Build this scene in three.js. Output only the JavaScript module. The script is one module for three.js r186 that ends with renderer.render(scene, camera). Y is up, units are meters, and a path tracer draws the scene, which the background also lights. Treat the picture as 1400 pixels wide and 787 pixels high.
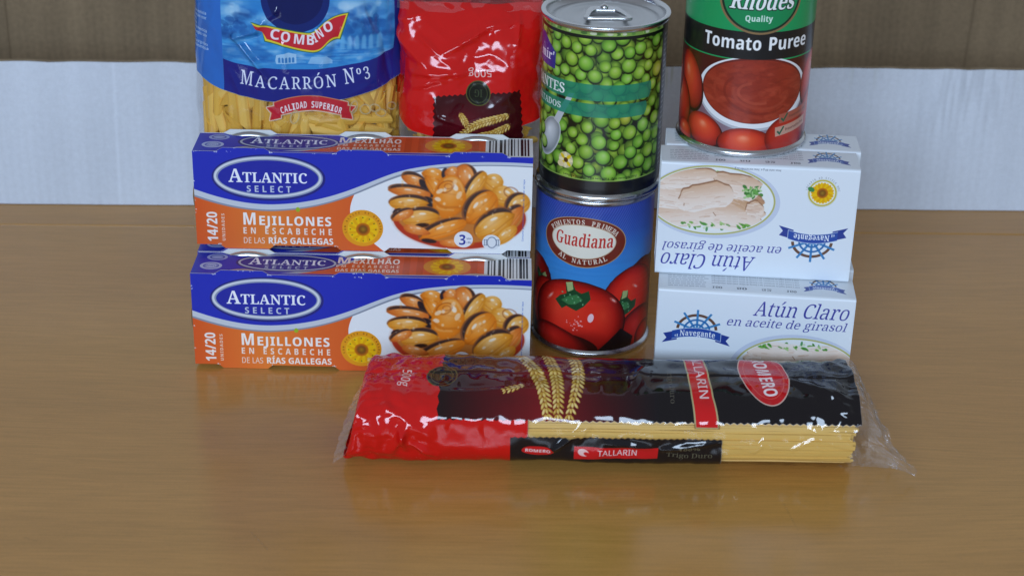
import * as THREE from 'three';
import { mergeGeometries, mergeVertices, toCreasedNormals } from 'three/addons/utils/BufferGeometryUtils.js';
import { RoundedBoxGeometry } from 'three/addons/geometries/RoundedBoxGeometry.js';
import { RectAreaLightUniformsLib } from 'three/addons/lights/RectAreaLightUniformsLib.js';
import { createNoise2D, createNoise3D } from 'simplex-noise';

// ------------------------------------------------------------------ camera, light, exposure
const rad = (d) => (d * Math.PI) / 180;
const scene = new THREE.Scene();
const FOCAL = 2354.78;                                   // in pixels of the 1400 x 787 picture
const camera = new THREE.PerspectiveCamera((2 * Math.atan(467 / FOCAL) * 180) / Math.PI, 1492 / 934, 0.02, 30);
camera.position.set(0.1684, 0.5018, 0.9063);
camera.rotation.order = 'YXZ';
camera.rotation.set(rad(-24.4085), 0, rad(0.888));
camera.setViewOffset(1492, 934, 92, 147, 1400, 787);
camera.focus = 1.0;
camera.userData.fStop = 9;
const renderer = new THREE.WebGLRenderer({ antialias: true });
renderer.toneMapping = THREE.LinearToneMapping;
renderer.toneMappingExposure = 1.0;
renderer.shadowMap.enabled = true;
renderer.shadowMap.type = THREE.PCFSoftShadowMap;
RectAreaLightUniformsLib.init();

scene.background = new THREE.Color().setRGB(0.215, 0.225, 0.25);   // the pale walls of the room around
// the wide window of the room behind the photographer
const WINDOWS = [
  { at: [-0.25, 1.15, 2.5], to: [0.17, 0.08, 0], w: 1.75, h: 0.62, power: 17.5 },
];
for (const w of WINDOWS) {
  const light = new THREE.RectAreaLight(new THREE.Color().setRGB(0.62, 0.78, 1.0), w.power, w.w, w.h);
  light.position.set(...w.at); light.lookAt(...w.to); scene.add(light);
}

// ------------------------------------------------------------------ helpers
function rng(seed) { let s = seed >>> 0; return () => { s = (s + 0x6d2b79f5) >>> 0; let t = s; t = Math.imul(t ^ (t >>> 15), t | 1); t ^= t + Math.imul(t ^ (t >>> 7), t | 61); return ((t ^ (t >>> 14)) >>> 0) / 4294967296; }; }
const sgn = (v) => (v < 0 ? -1 : 1);
const n2 = createNoise2D(rng(11)), n3 = createNoise3D(rng(12));
const used = {};
function numbered(n) { const k = used[n] = (used[n] ?? -1) + 1; return k ? `${n}_${String(k).padStart(3, '0')}` : n; }
function thing(name, label, category, pos = [0, 0, 0], turn = 0, group) {
  const o = new THREE.Group(); o.name = numbered(name); scene.add(o);
  o.position.set(...pos); o.rotation.y = turn; o.userData = { label, category };
  if (group) o.userData.group = group;
  return o;
}
function part(name, geo, mat, parent, pos) {
  const m = new THREE.Mesh(geo, mat); m.name = name; m.castShadow = m.receiveShadow = true;
  if (pos) m.position.set(...pos);
  parent.add(m); return m;
}
const std = (rgb, rough = 0.6, more = {}) => new THREE.MeshPhysicalMaterial({ color: new THREE.Color().setRGB(...rgb), roughness: rough, ...more });
function canvas(w, h, S, draw) {                          // draw in millimetres, S pixels each
  const c = document.createElement('canvas'); c.width = Math.round(w * S); c.height = Math.round(h * S);
  const x = c.getContext('2d'); x.scale(S, S); draw(x, w, h);
  const t = new THREE.CanvasTexture(c); t.colorSpace = THREE.SRGBColorSpace; t.wrapS = t.wrapT = THREE.ClampToEdgeWrapping; t.anisotropy = 8;
  return t;
}
function mask(w, h, S, draw) { const t = canvas(w, h, S, draw); t.colorSpace = THREE.NoColorSpace; return t; }
// part of a print kept a little soft, as half-tone pictures are: drawn on a sheet of its own, then laid down
function soft(x, r, draw) {
  const c = document.createElement('canvas'); c.width = x.canvas.width; c.height = x.canvas.height; const y = c.getContext('2d'); y.setTransform(x.getTransform()); draw(y);
  x.save(); x.setTransform(1, 0, 0, 1, 0, 0); x.filter = `blur(${r}px)`; x.drawImage(c, 0, 0); x.restore();
}
// a line of lettering fitted between two x positions with a given capital height
function T(x, s, x0, x1, base, cap, o = {}) {
  x.save(); x.font = `${o.bold ? 'bold ' : ''}100px ${o.font || 'sans-serif'}`; x.textBaseline = 'alphabetic'; x.textAlign = 'left';
  const track = o.track || 0, chars = [...s];
  let wid = track ? chars.reduce((a, c) => a + x.measureText(c).width + track, -track) : x.measureText(s).width;
  x.translate(x0, base); if (o.turn) x.rotate(o.turn);
  if (o.skew) x.transform(1, 0, -o.skew, 1, 0, 0);
  x.scale((x1 - x0) / wid, cap / 72); x.fillStyle = o.color || '#fff';
  const put = (fn) => { if (!track) fn(s, 0); else { let p = 0; for (const c of chars) { fn(c, p); p += x.measureText(c).width + track; } } };
  if (o.stroke) { x.strokeStyle = o.stroke; x.lineWidth = o.lw || 8; x.lineJoin = 'round'; put((c, p) => x.strokeText(c, p, 0)); }
  put((c, p) => x.fillText(c, p, 0));
  x.restore();
}
function TV(x, s, cx, cy, len, cap, turn, o = {}) { x.save(); x.translate(cx, cy); x.rotate(turn); T(x, s, -len / 2, len / 2, cap / 2, cap, o); x.restore(); }
function arcText(x, s, cx, cy, rx, ry, a0, a1, size, o = {}) {
  const c = [...s];
  c.forEach((ch, i) => { const a = a0 + ((a1 - a0) * (i + 0.5)) / c.length; x.save(); x.translate(cx + rx * Math.cos(a), cy + ry * Math.sin(a));
    x.rotate(Math.atan2(ry * Math.cos(a), -rx * Math.sin(a)) + (o.flip ? Math.PI : 0)); x.font = `${o.bold ? 'bold ' : ''}100px ${o.font || 'serif'}`; x.textAlign = 'center'; x.textBaseline = 'middle'; x.scale(size / 100 * (o.narrow || 1), size / 100); x.fillStyle = o.color || '#fff'; x.fillText(ch, 0, 0); x.restore(); });
}
function ell(x, cx, cy, rx, ry, fill, rot = 0) { x.fillStyle = fill; x.beginPath(); x.ellipse(cx, cy, rx, ry, rot, 0, 7); x.fill(); }
function ring(x, cx, cy, rx, ry, col, lw, rot = 0) { x.strokeStyle = col; x.lineWidth = lw; x.beginPath(); x.ellipse(cx, cy, rx, ry, rot, 0, 7); x.stroke(); }
function poly(x, pts, fill) { x.fillStyle = fill; x.beginPath(); pts.forEach((p, i) => (i ? x.lineTo(...p) : x.moveTo(...p))); x.closePath(); x.fill(); }
function blob(x, cx, cy, rx, ry, rot, stops, fx = -0.25, fy = -0.3) {   // printed round food: radial tones inside an ellipse
  x.save(); x.translate(cx, cy); x.rotate(rot); x.scale(rx, ry);
  const g = x.createRadialGradient(fx, fy, 0.05, 0, 0, 1.02); stops.forEach(([p, c]) => g.addColorStop(p, c));
  x.fillStyle = g; x.beginPath(); x.arc(0, 0, 1, 0, 7); x.fill(); x.restore();
}
function speckle(x, x0, y0, w, h, n, r, cols, seed) { const R = rng(seed); for (let i = 0; i < n; i++) { x.globalAlpha = 0.15 + 0.35 * R(); ell(x, x0 + R() * w, y0 + R() * h, r * (0.3 + R()), r * (0.3 + R()), cols[Math.floor(R() * cols.length)], R() * 3); } x.globalAlpha = 1; }
function sunflower(x, cx, cy, r) {
  for (let k = 0; k < 22; k++) { const a = (k / 22) * 6.283; ell(x, cx + Math.cos(a) * r * 0.66, cy + Math.sin(a) * r * 0.66, r * 0.36, r * 0.16, k % 2 ? '#f4c40c' : '#e9ad08', a); }
  blob(x, cx, cy, r * 0.5, r * 0.5, 0, [[0, '#9c7a1a'], [0.45, '#7a4a10'], [0.8, '#c06a10'], [1, '#d99012']], 0, 0);
}
function ribbonWheel(x, cx, cy) {                          // the maker's name on a ribbon below a ship's wheel
  x.strokeStyle = '#6b4a3a'; x.lineWidth = 1.6; x.beginPath(); x.ellipse(cx, cy - 0.5, 11, 9.5, 0, Math.PI * 1.02, Math.PI * 1.98); x.stroke();
  x.strokeStyle = '#3f86bf'; x.lineWidth = 1.3; for (let k = 0; k < 5; k++) { const a = Math.PI * (1.12 + 0.19 * k); x.beginPath(); x.moveTo(cx, cy); x.lineTo(cx + 14 * Math.cos(a), cy - 0.5 + 13 * Math.sin(a)); x.stroke(); }
  x.strokeStyle = '#2d6fae'; x.lineWidth = 1.1; for (const r of [3.6, 6.6]) { x.beginPath(); x.ellipse(cx, cy - 0.4, r * 1.1, r, 0, Math.PI, 0); x.stroke(); }
  poly(x, [[cx - 19, cy + 2.6], [cx - 11, cy + 0.4], [cx - 11, cy + 6.2], [cx - 19.5, cy + 8.6], [cx - 17, cy + 5.4]], '#2a3f92');
  poly(x, [[cx + 19, cy + 2.6], [cx + 11, cy + 0.4], [cx + 11, cy + 6.2], [cx + 19.5, cy + 8.6], [cx + 17, cy + 5.4]], '#2a3f92');
  x.fillStyle = '#2b4fa4'; x.beginPath(); x.moveTo(cx - 14, cy + 0.6); x.quadraticCurveTo(cx, cy - 4.2, cx + 14, cy + 0.6); x.lineTo(cx + 14, cy + 6); x.quadraticCurveTo(cx, cy + 1.6, cx - 14, cy + 6); x.fill();
  x.strokeStyle = '#cfe0f0'; x.lineWidth = 0.3; x.stroke();
  'el'.split('').forEach((c, i) => T(x, c, cx - 12.4 + i * 1.1, cx - 11.4 + i * 1.1, cy + 4.3, 1.6, { color: '#e4eef8', font: 'serif', bold: true }));
  const n = 'Navegante'.split(''); let p = cx - 9.6; const wd = [3, 2.1, 2.1, 2.1, 2.1, 2.1, 2.2, 1.6, 2.1];
  n.forEach((c, i) => { const d = (p + wd[i] / 2 - cx) / 14; T(x, c, p, p + wd[i], cy + 3.2 + d * d * 1.5, 3.6, { color: '#eef4fb', font: 'serif', bold: true }); p += wd[i] + 0.12; });
}

// ------------------------------------------------------------------ table
{
  const W = 2048, H = 1024, col = new Uint8Array(W * H * 4), rgh = new Uint8Array(W * H * 4);   // 1.15 m x 0.75 m
  const R = rng(5), scratches = Array.from({ length: 26 }, () => { const a = R() * 1.15, b = R() * 0.75, t = R() * 3.14, l = 0.006 + 0.02 * R(); return [a, b, a + l * Math.cos(t), b + l * Math.sin(t), 0.00035 + 0.0003 * R()]; }), knots = [[0.155, 0.63, 0.9], [0.63, 0.35, 0.5], [0.12, 0.52, 0.5], [0.8, 0.8, 0.7]];
  for (let j = 0; j < H; j++) for (let i = 0; i < W; i++) {
    let x = (i / W) * 1.15, y = (j / H) * 0.75;
    let wob = 0.010 * n2(x * 1.6, y * 3) + 0.0006 * n2(x * 9, y * 14), kn = 0;
    for (const [kx, ky, s] of knots) { const d2 = ((x - kx * 1.15) / 0.05) ** 2 + ((y - (1 - ky) * 0.75) / 0.014) ** 2; wob += 0.008 * s * Math.exp(-d2); kn += s * Math.exp(-d2 * 3) * 0.25; }
    const yy = y + wob;
    let g = 0.18 * n2(x * 1.2, yy * 26) + 0.24 * n2(x * 6 + 9, yy * 210) + 0.42 * n2(x * 20, yy * 560 + 5);
    let scr = 0; for (const [ax, ay, bx, by, w] of scratches) { const dx = bx - ax, dy = by - ay, t = Math.max(0, Math.min(1, ((x - ax) * dx + (y - ay) * dy) / (dx * dx + dy * dy))), q = Math.hypot(x - ax - t * dx, y - ay - t * dy) / w; if (q < 2) scr += Math.exp(-q * q) * (0.5 + 0.5 * n2(t * 9, ax * 50)); }
    const fleck = Math.max(0, n2(x * 38 + 40, yy * 700) - 0.55) * 0.5, big = 0.5 * n2(x * 2.3 + 7, y * 4.1);
    let f = 1 + 0.085 * g + 0.05 * big - 0.22 * fleck - 0.2 * kn - 0.16 * scr + (R() - 0.5) * 0.035;
    const o = (j * W + i) * 4;
    col[o] = Math.min(255, 186 * f); col[o + 1] = Math.min(255, 136 * f * (1 + 0.015 * big)); col[o + 2] = Math.min(255, 68 * f * (1 + 0.03 * g)); col[o + 3] = 255;
    const r = 50 + 14 * n2(x * 3, y * 5 + 30) + 14 * g + 30 * fleck + 40 * scr; rgh[o] = rgh[o + 1] = rgh[o + 2] = Math.max(26, r); rgh[o + 3] = 255;
  }
  const tx = (d, srgb) => { const t = new THREE.DataTexture(d, W, H, THREE.RGBAFormat); t.magFilter = THREE.LinearFilter; t.minFilter = THREE.LinearFilter; t.wrapS = t.wrapT = THREE.MirroredRepeatWrapping; if (srgb) t.colorSpace = THREE.SRGBColorSpace; t.needsUpdate = true; return t; };
  const cm = tx(col, true), rm = tx(rgh, false);
  const wood = new THREE.MeshPhysicalMaterial({ map: cm, roughnessMap: rm, roughness: 1, bumpMap: rm, bumpScale: 0.00006, specularIntensity: 1 });
  const table = new THREE.Group(); table.name = 'table'; table.userData.kind = 'structure'; scene.add(table);
  const strip = (name, z0, z1, off) => {
    const g = new RoundedBoxGeometry(1.9, 0.028, z1 - z0, 2, 0.0012), p = g.attributes.position, u = g.attributes.uv;
    for (let i = 0; i < p.count; i++) u.setXY(i, (p.getX(i) + 0.55 + off) / 1.15, (p.getZ(i) + (z0 + z1) / 2 + 0.4 + off * 0.3) / 0.75);
    part(name, g, wood, table, [0.2, -0.014, (z0 + z1) / 2]);
  };
  strip('table_board', -0.2082, 0.42, 0);
  strip('table_board', -0.75, -0.2090, 0.63);
  table.children[0].rotation.y = table.children[1].rotation.y = rad(0.8);
}

// ------------------------------------------------------------------ cardboard box behind
{
  const liner = (base, amp, seed, brown) => {              // paper liner with faint flute lines, fibres and scuffs
    const W = 1024, H = 512, d = new Uint8Array(W * H * 4), b = new Uint8Array(W * H * 4), R = rng(seed);
    const sc = []; for (let k = 0; k < 46; k++) sc.push([R(), R(), R() * 0.03, R() * 0.25 + 0.05, R()]);
    for (let j = 0; j < H; j++) for (let i = 0; i < W; i++) {
      const x = i / W, y = j / H, o = (j * W + i) * 4;
      const fl = Math.sin(x * Math.PI * 2 * 150 + 1.2 * n2(x * 6, y * 2)), pt = n2(x * 5 + seed, y * 3), fib = n2(x * 260, y * 60) * 0.5 + n2(x * 90 + 3, y * 90) * 0.5;
      const band = n2(x * 34 + seed * 2, y * 0.9);
      let tick = 0; let f = 1 + amp * (0.2 * fl * Math.max(0, 0.4 + n2(x * 3, y * 2 + 8)) + 0.5 * pt + 0.55 * fib + 0.5 * band) + (R() - 0.5) * amp * 0.9;
      if (!brown) { const s = Math.max(0, n2(x * 5.5 + 60, y * 1.6 + 3) - 0.35) * Math.max(0, n2(x * 150, y * 7 + 20) + 0.15); f -= 0.22 * s; const up = Math.max(0, Math.min(1, (y - 0.195) / 0.03)); tick = up * Math.max(0, n2(x * 210, 3 + y * 6) - 0.1) * Math.max(0, n2(x * 7 + 2, 5) + 0.1); const ln = Math.exp(-(((x - 0.408 - 0.012 * y) / 0.0012) ** 2)); f += 0.035 * ln - 0.2 * tick; }
      d[o] = Math.min(255, base[0] * f); d[o + 1] = Math.min(255, base[1] * f); d[o + 2] = Math.min(255, base[2] * (f - 0.14 * tick)); d[o + 3] = 255;
      const h = 128 + 46 * fl + 40 * pt + 14 * fib; b[o] = b[o + 1] = b[o + 2] = h; b[o + 3] = 255;
    }
    const mk = (q, s) => { const t = new THREE.DataTexture(q, W, H, THREE.RGBAFormat); t.magFilter = t.minFilter = THREE.LinearFilter; t.wrapS = t.wrapT = THREE.MirroredRepeatWrapping; if (s) t.colorSpace = THREE.SRGBColorSpace; t.needsUpdate = true; return t; };
    return new THREE.MeshPhysicalMaterial({ map: mk(d, true), bumpMap: mk(b, false), bumpScale: brown ? 0.0003 : 0.00011, roughness: 0.85, specularIntensity: 0.4 });
  };
  const white = liner([212, 220, 231], 0.03, 3, false), kraft = liner([142, 122, 96], 0.10, 8, true), core = std([0.24, 0.17, 0.10], 0.95);
  const box = thing('cardboard_box', 'open corrugated box with white outside and brown inside behind the groceries', 'box', [0.19, 0.0005, -0.2475], rad(1.24));
  const L = 1.3, D = 0.26, hF = 0.1085, hB = 0.17, t = 0.0045;
  const sheet = (name, w, h, mat, pos, turn = 0, wav = 0) => {
    const g = new THREE.BoxGeometry(w, h, 0.0006, 160, 16, 1), p = g.attributes.position, u = g.attributes.uv;
    for (let i = 0; i < p.count; i++) { const X = p.getX(i), Y = p.getY(i); u.setXY(i, (X + w / 2) / 0.9, (Y + h / 2) / 0.45);
      p.setZ(i, p.getZ(i) + wav * (0.6 * n2(X * 6, Y * 3) + 0.3 * n2(X * 17 + 3, Y * 2))); if (Y > h / 2 - 1e-5) p.setY(i, Y + wav * 0.5 * n2(X * 30, 4)); }
    g.computeVertexNormals();
    const m = part(name, g, mat, box, pos); m.rotation.y = turn; return m;
  };
  sheet('front_outer_liner', L, hF, white, [0, hF / 2, 0], 0, 0.0012);
  sheet('front_inner_liner', L, hF, kraft, [0, hF / 2, -t], 0, 0.0012);
  // the wavy flute between the two liners, seen along the cut top edge
  const fp = []; for (let i = 0; i <= 1560; i++) { const X = -L / 2 + (i / 1560) * L; fp.push([X, -t / 2 + (t / 2 - 0.0004) * Math.sin(i * 0.5 * Math.PI) + 0.0012 * (0.6 * n2(X * 6, 0.16) + 0.3 * n2(X * 17 + 3, 0.1))]); }
  const pos = [], idx = []; fp.forEach(([X, Z], i) => { pos.push(X, 0.0005, Z, X, hF - 0.0006, Z); if (i) { const a = 2 * i - 2; idx.push(a, a + 2, a + 1, a + 1, a + 2, a + 3); } });
  const fg = new THREE.BufferGeometry(); fg.setAttribute('position', new THREE.Float32BufferAttribute(pos, 3)); fg.setIndex(idx); fg.computeVertexNormals();
  part('flute', fg, core, box);
  sheet('back_panel', L, hB, kraft, [0, hB / 2, -D], 0, 0.0016);
  for (const s of [-1, 1]) sheet('side_panel', D - t - 0.002, hB * 0.6, kraft, [s * (L / 2 - 0.002), hB * 0.3, -D / 2 - t / 2], Math.PI / 2);
  part('bottom_panel', new THREE.BoxGeometry(L - 0.008, 0.003, D - t - 0.003), kraft, box, [0, 0.0017, -D / 2 - t / 2]);
  // creases pressed into the back panel
  for (const [x, lean] of [[0.49, 0.02], [0.405, 0.03], [0.13, 0.0], [-0.2, -0.01], [-0.42, 0.0]]) { const g = new THREE.CylinderGeometry(0.0007, 0.0007, hB - 0.01, 8); g.scale(1, 1, 0.6); const m = part('crease', g, kraft, box, [x, hB / 2, -D + 0.0003]); m.rotation.z = -lean; }
}

// ------------------------------------------------------------------ window behind the camera (lights everything, mirrored in foil and tins)
{
  const frame = std([0.6, 0.6, 0.58], 0.5), glow = new THREE.MeshStandardMaterial({ color: 0x000000, emissive: new THREE.Color().setRGB(0.62, 0.78, 1), emissiveIntensity: 0.6 });
  for (const q of WINDOWS) {
    const w = new THREE.Group(); w.name = numbered('window'); w.userData = { kind: 'structure' }; scene.add(w);
    w.position.set(...q.at); w.lookAt(...q.to);
    part('pane', new THREE.BoxGeometry(q.w, q.h, 0.004), glow, w, [0, 0, -0.02]);
    for (const s of [-1, 1]) { part('frame_bar', new THREE.BoxGeometry(0.05, q.h + 0.1, 0.05), frame, w, [s * (q.w / 2 + 0.026), 0, -0.02]); part('frame_bar', new THREE.BoxGeometry(q.w, 0.05, 0.05), frame, w, [0, s * (q.h / 2 + 0.026), -0.02]); }
  }
  // pale wall behind the table, mirrored in the tin lids
  const wall = part('wall', new THREE.BoxGeometry(4, 2.6, 0.1), std([0.86, 0.86, 0.84], 0.9), scene, [0.2, 0.5, -0.85]); wall.userData = { kind: 'structure' };
}

// ------------------------------------------------------------------ cartons of mussels
{
  const W = 200, H = 60, D = 30.2, t = 2.4;               // mm
  const BLUE = '#2230b4', NAVY = '#1a1f78', OR = '#e2662a';
  const scuff = (x, seed) => { const Q = rng(seed); x.fillStyle = '#e4e7ee'; const spot = (cx, cy, n, r) => { for (let k = 0; k < n; k++) { x.globalAlpha = 0.5 + 0.5 * Q(); x.beginPath(); x.ellipse(cx + (Q() - 0.5) * r, cy + (Q() - 0.5) * 0.7, 0.5 * Q() + 0.1, 0.25 * Q() + 0.08, Q() * 3, 0, 7); x.fill(); } }; for (const [a, b] of TABS) { spot(a, 0.2, 9, 2.4); spot(b, 0.2, 9, 2.4); for (let k = 0; k < 2; k++) spot(a + Q() * (b - a), -t + 0.25, 4, 7); spot(a, H - 0.2, 6, 2); spot(b, H - 0.2, 6, 2); } for (let k = 0; k < 4; k++) spot(Q() * W, 0.2, 3, 5); for (let k = 0; k < 4; k++) spot(0.4, Q() * H, 3, 0.8); x.globalAlpha = 1; };
  const front = (x) => {
    x.fillStyle = OR; x.fillRect(0, 0, W, H + 2 * t);
    x.translate(0, t);
    const g0 = x.createLinearGradient(0, 0, 100, 0); g0.addColorStop(0, '#dd5a24'); g0.addColorStop(0.45, '#ee8436'); g0.addColorStop(0.75, '#e46a2c'); g0.addColorStop(1, '#dd6028'); x.fillStyle = g0; x.fillRect(0, 20, 125, H);
    // white field with the dish
    x.fillStyle = '#eff2f4'; x.beginPath(); x.moveTo(99, 18); x.bezierCurveTo(92, 30, 90, 38, 95, 45); x.bezierCurveTo(99, 52, 106, 57, 114, 64); x.lineTo(W, 64); x.lineTo(W, 0); x.lineTo(130, 0); x.fill();
    // silver sweep and blue field
    const top = () => { x.moveTo(-1, -t - 1); x.lineTo(W + 1, -t - 1); x.lineTo(W + 1, 4); };
    x.fillStyle = '#8d95a5'; x.beginPath(); top(); x.lineTo(W + 1, 6.4); x.bezierCurveTo(175, 5, 150, 6, 128, 11.8); x.bezierCurveTo(104, 18.5, 88, 35.5, 46, 37.6); x.bezierCurveTo(26, 38, 10, 33, -1, 28.8); x.fill();
    x.fillStyle = '#c9d0da'; x.beginPath(); top(); x.lineTo(W + 1, 5.7); x.bezierCurveTo(175, 4.4, 150, 5.3, 127, 10.8); x.bezierCurveTo(104, 17.4, 88, 34.6, 46, 36.6); x.bezierCurveTo(26, 37, 10, 31.5, -1, 27.6); x.fill();
    x.fillStyle = BLUE; x.beginPath(); top(); x.lineTo(W + 1, 3.9); x.bezierCurveTo(175, 2.6, 150, 3.5, 127, 8.9); x.bezierCurveTo(104, 14.8, 86, 31.6, 46, 33.2); x.bezierCurveTo(26, 33.6, 10, 28, -1, 23.9); x.fill();
    ring(x, 44.4, 16.2, 31.5, 12.6, NAVY, 4.2); ring(x, 44.2, 16, 31, 12.2, '#8e9ab5', 2.7); ring(x, 44, 15.8, 31.1, 12.2, '#d4dae4', 1.3); ell(x, 44, 16, 29.4, 10.8, '#2029a0');
    T(x, 'A', 20.6, 29, 19.3, 8.6, { font: 'serif', bold: true, color: '#f4f8ff' }); T(x, 'TLANTIC', 29, 67.4, 19.3, 6.5, { font: 'serif', bold: true, color: '#f4f8ff' });
    T(x, 'SELECT', 31, 57.6, 25.4, 4.1, { bold: true, color: '#c4cedf', track: 28 });
    x.save(); x.translate(12.8, 58.2); x.rotate(-Math.PI / 2); T(x, '14/20', 0, 19.6, 0, 6.3, { bold: true, color: '#f6efe9' }); T(x, 'UNIDADES', 0.5, 18.6, 4.4, 1.9, { bold: true, color: '#f2d2bd', track: 12 }); x.restore();
    T(x, 'M', 27.6, 36.6, 46.6, 8, { bold: true, color: '#fbf6f0' }); T(x, 'EJILLONES', 37.2, 81.2, 46.6, 5.9, { bold: true, color: '#fbf6f0', track: 4 });
    T(x, 'EN ESCABECHE', 27.8, 81.4, 52.5, 4.1, { bold: true, color: '#f8e7da', track: 38 });
    T(x, 'DE LAS', 27.8, 41, 58.8, 3.9, { color: '#f8dccb' }); T(x, 'RÍAS GALLEGAS', 42.6, 82, 58.8, 4.1, { bold: true, color: '#fbf3ea' });
    ell(x, 61.2, 36.2, 1.3, 1.5, '#9db92c');
    // badge
    ell(x, 99.6, 47.4, 12.2, 11.8, '#e99e1c'); ell(x, 99.8, 48, 9.2, 9, '#f2bd24'); arcText(x, 'CON ACEITE DE GIRASOL', 99.7, 47.6, 10.6, 10.3, -3.5, 0.3, 1.5, { color: '#7a4210', font: 'sans-serif', bold: true });
    sunflower(x, 99.8, 48.2, 8.6);
    for (let k = 0; k < 12; k++) { const a = k * 0.5236; ell(x, 99.8 + 7.6 * Math.cos(a), 48.2 + 7.6 * Math.sin(a), 0.45, 0.3, '#3c5a18', a); }
    // the dish of mussels, drawn in the photograph's own proportions
    x.save(); x.beginPath(); x.rect(90, -t, 130, H + 2 * t); x.clip(); x.translate(93.3, -23.7); x.scale(0.1043, 0.1155);
    soft(x, 2, (x) => {
    ell(x, 610, 545, 392, 188, '#e7e1dd'); ell(x, 612, 548, 380, 175, '#b8391f'); ell(x, 612, 520, 365, 170, '#c87a34');
    const shell = (cx, cy, rx, ry, a) => { ell(x, cx, cy, rx * 1.07, ry * 1.08, '#8a5230', a); ell(x, cx + 4, cy - 1, rx * 0.98, ry * 1.0, '#46302a', a); };
    const mus = (cx, cy, rx, ry, a, tone = 0, sh = 1) => { rx *= 1.08; ry *= 1.14;
      if (sh) shell(cx + 8 * Math.sin(a) - 4, cy - 8 * Math.cos(a) - 1, rx * 0.97, ry * 0.97, a);
      const c = [['#fab566', '#f0922e', '#e57e1c', '#c2620f'], ['#f8c680', '#efa845', '#e08f26', '#bc6c14'], ['#f5b074', '#ea8a3a', '#d8702a', '#b2541a']][tone];
      x.save(); x.translate(cx, cy); x.rotate(a); x.scale(rx, ry); if ((cx + cy) % 3 < 1) x.scale(-1, 1);
      const drop = () => { x.beginPath(); x.moveTo(-1.08, 0.1); x.bezierCurveTo(-0.75, -0.75, 0.35, -1.25, 0.95, -0.45); x.bezierCurveTo(1.2, 0.15, 0.85, 0.9, 0.2, 0.92); x.bezierCurveTo(-0.35, 0.95, -0.85, 0.62, -1.08, 0.1); x.closePath(); };
      const g = x.createRadialGradient(0.1, -0.35, 0.05, 0.05, 0, 1.12); [[0, c[0]], [0.45, c[1]], [0.82, c[2]], [1, c[3]]].forEach(([p, q]) => g.addColorStop(p, q)); x.fillStyle = g; drop(); x.fill(); x.save(); drop(); x.clip();
      x.lineWidth = 0.1; x.strokeStyle = 'rgba(170,84,20,.3)'; x.beginPath(); x.moveTo(-1, 0.25); x.bezierCurveTo(-0.4, 0.2, 0.1, 0.75, 0.9, 0.3); x.stroke();
      x.lineWidth = 0.07; x.strokeStyle = 'rgba(170,86,26,.16)'; x.beginPath(); x.moveTo(-0.7, -0.1); x.bezierCurveTo(-0.2, -0.3, 0.3, 0.1, 0.95, -0.15); x.stroke();
      x.lineWidth = 0.12; x.strokeStyle = 'rgba(255,222,165,.35)'; x.beginPath(); x.moveTo(-0.65, -0.35); x.bezierCurveTo(-0.2, -0.85, 0.3, -0.8, 0.7, -0.5); x.stroke();
      x.lineWidth = 0.08; x.strokeStyle = 'rgba(255,232,190,.25)'; x.beginPath(); x.moveTo(-0.5, 0.45); x.bezierCurveTo(-0.1, 0.5, 0.3, 0.7, 0.6, 0.55); x.stroke(); x.restore();
      ell(x, -0.1, -0.42, 0.2, 0.11, 'rgba(255,246,228,.85)', -0.3); ell(x, 0.45, -0.2, 0.1, 0.1, 'rgba(255,244,225,.7)'); ell(x, 0.2, 0.35, 0.09, 0.06, 'rgba(255,236,205,.6)'); x.restore();
    };
    mus(640, 320, 62, 58, 1.2, 2); mus(460, 310, 55, 40, 0.2, 0, 0); ell(x, 528, 300, 18, 30, '#33262c', 0.2); mus(565, 300, 34, 42, 0.3, 2, 0);
    mus(355, 345, 66, 32, 0.35, 2); ell(x, 425, 385, 62, 22, '#2e2226', 0.9); mus(470, 375, 70, 36, 0.9, 0, 0);
    mus(800, 345, 52, 52, 0.4, 1, 0); mus(330, 410, 108, 30, 0.12, 2); ell(x, 440, 460, 42, 24, '#2a2024', 0.5);
    mus(700, 375, 92, 34, -0.95, 1); mus(870, 420, 70, 55, 0.3, 1, 0); ring(x, 905, 400, 42, 28, 'rgba(140,60,20,.6)', 6, 0.3);
    mus(325, 470, 100, 34, -0.05, 1); ell(x, 268, 520, 36, 20, '#251c22', -0.2);
    mus(945, 470, 66, 52, -0.6, 1); mus(560, 430, 86, 122, 0.35, 0, 0); ring(x, 535, 375, 46, 30, 'rgba(150,62,15,.55)', 6, -0.4); ring(x, 548, 372, 22, 14, 'rgba(165,70,20,.6)', 5);
    ell(x, 500, 400, 22, 12, 'rgba(255,232,200,.8)', -0.5); ell(x, 610, 420, 14, 24, 'rgba(255,232,200,.7)', 0.5); ell(x, 490, 445, 18, 12, 'rgba(255,238,215,.8)', 0.3); ell(x, 585, 350, 12, 16, 'rgba(255,232,200,.55)', 0.5);
    mus(735, 490, 102, 68, -0.75, 0); mus(905, 550, 90, 40, -0.85, 2); mus(395, 550, 98, 45, -0.12, 1); mus(290, 540, 60, 24, -0.4, 2); ell(x, 400, 592, 40, 12, '#3a2218', -0.1);
    mus(815, 580, 110, 62, -0.55, 1); mus(520, 618, 128, 40, -0.35, 0); mus(370, 620, 70, 26, 0.2, 2, 0); mus(600, 690, 90, 22, 0, 2, 0); ell(x, 440, 680, 44, 12, '#2f1a18', 0.1); mus(880, 640, 70, 34, -0.7, 1, 0);
    speckle(x, 250, 300, 700, 380, 60, 8, ['#ffe4b5', '#c9701f', '#fff3df'], 77);
    });
    ell(x, 637, 668, 54, 46, '#e9edf2'); ell(x, 797, 682, 52, 44, '#e4e8ec');
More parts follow.
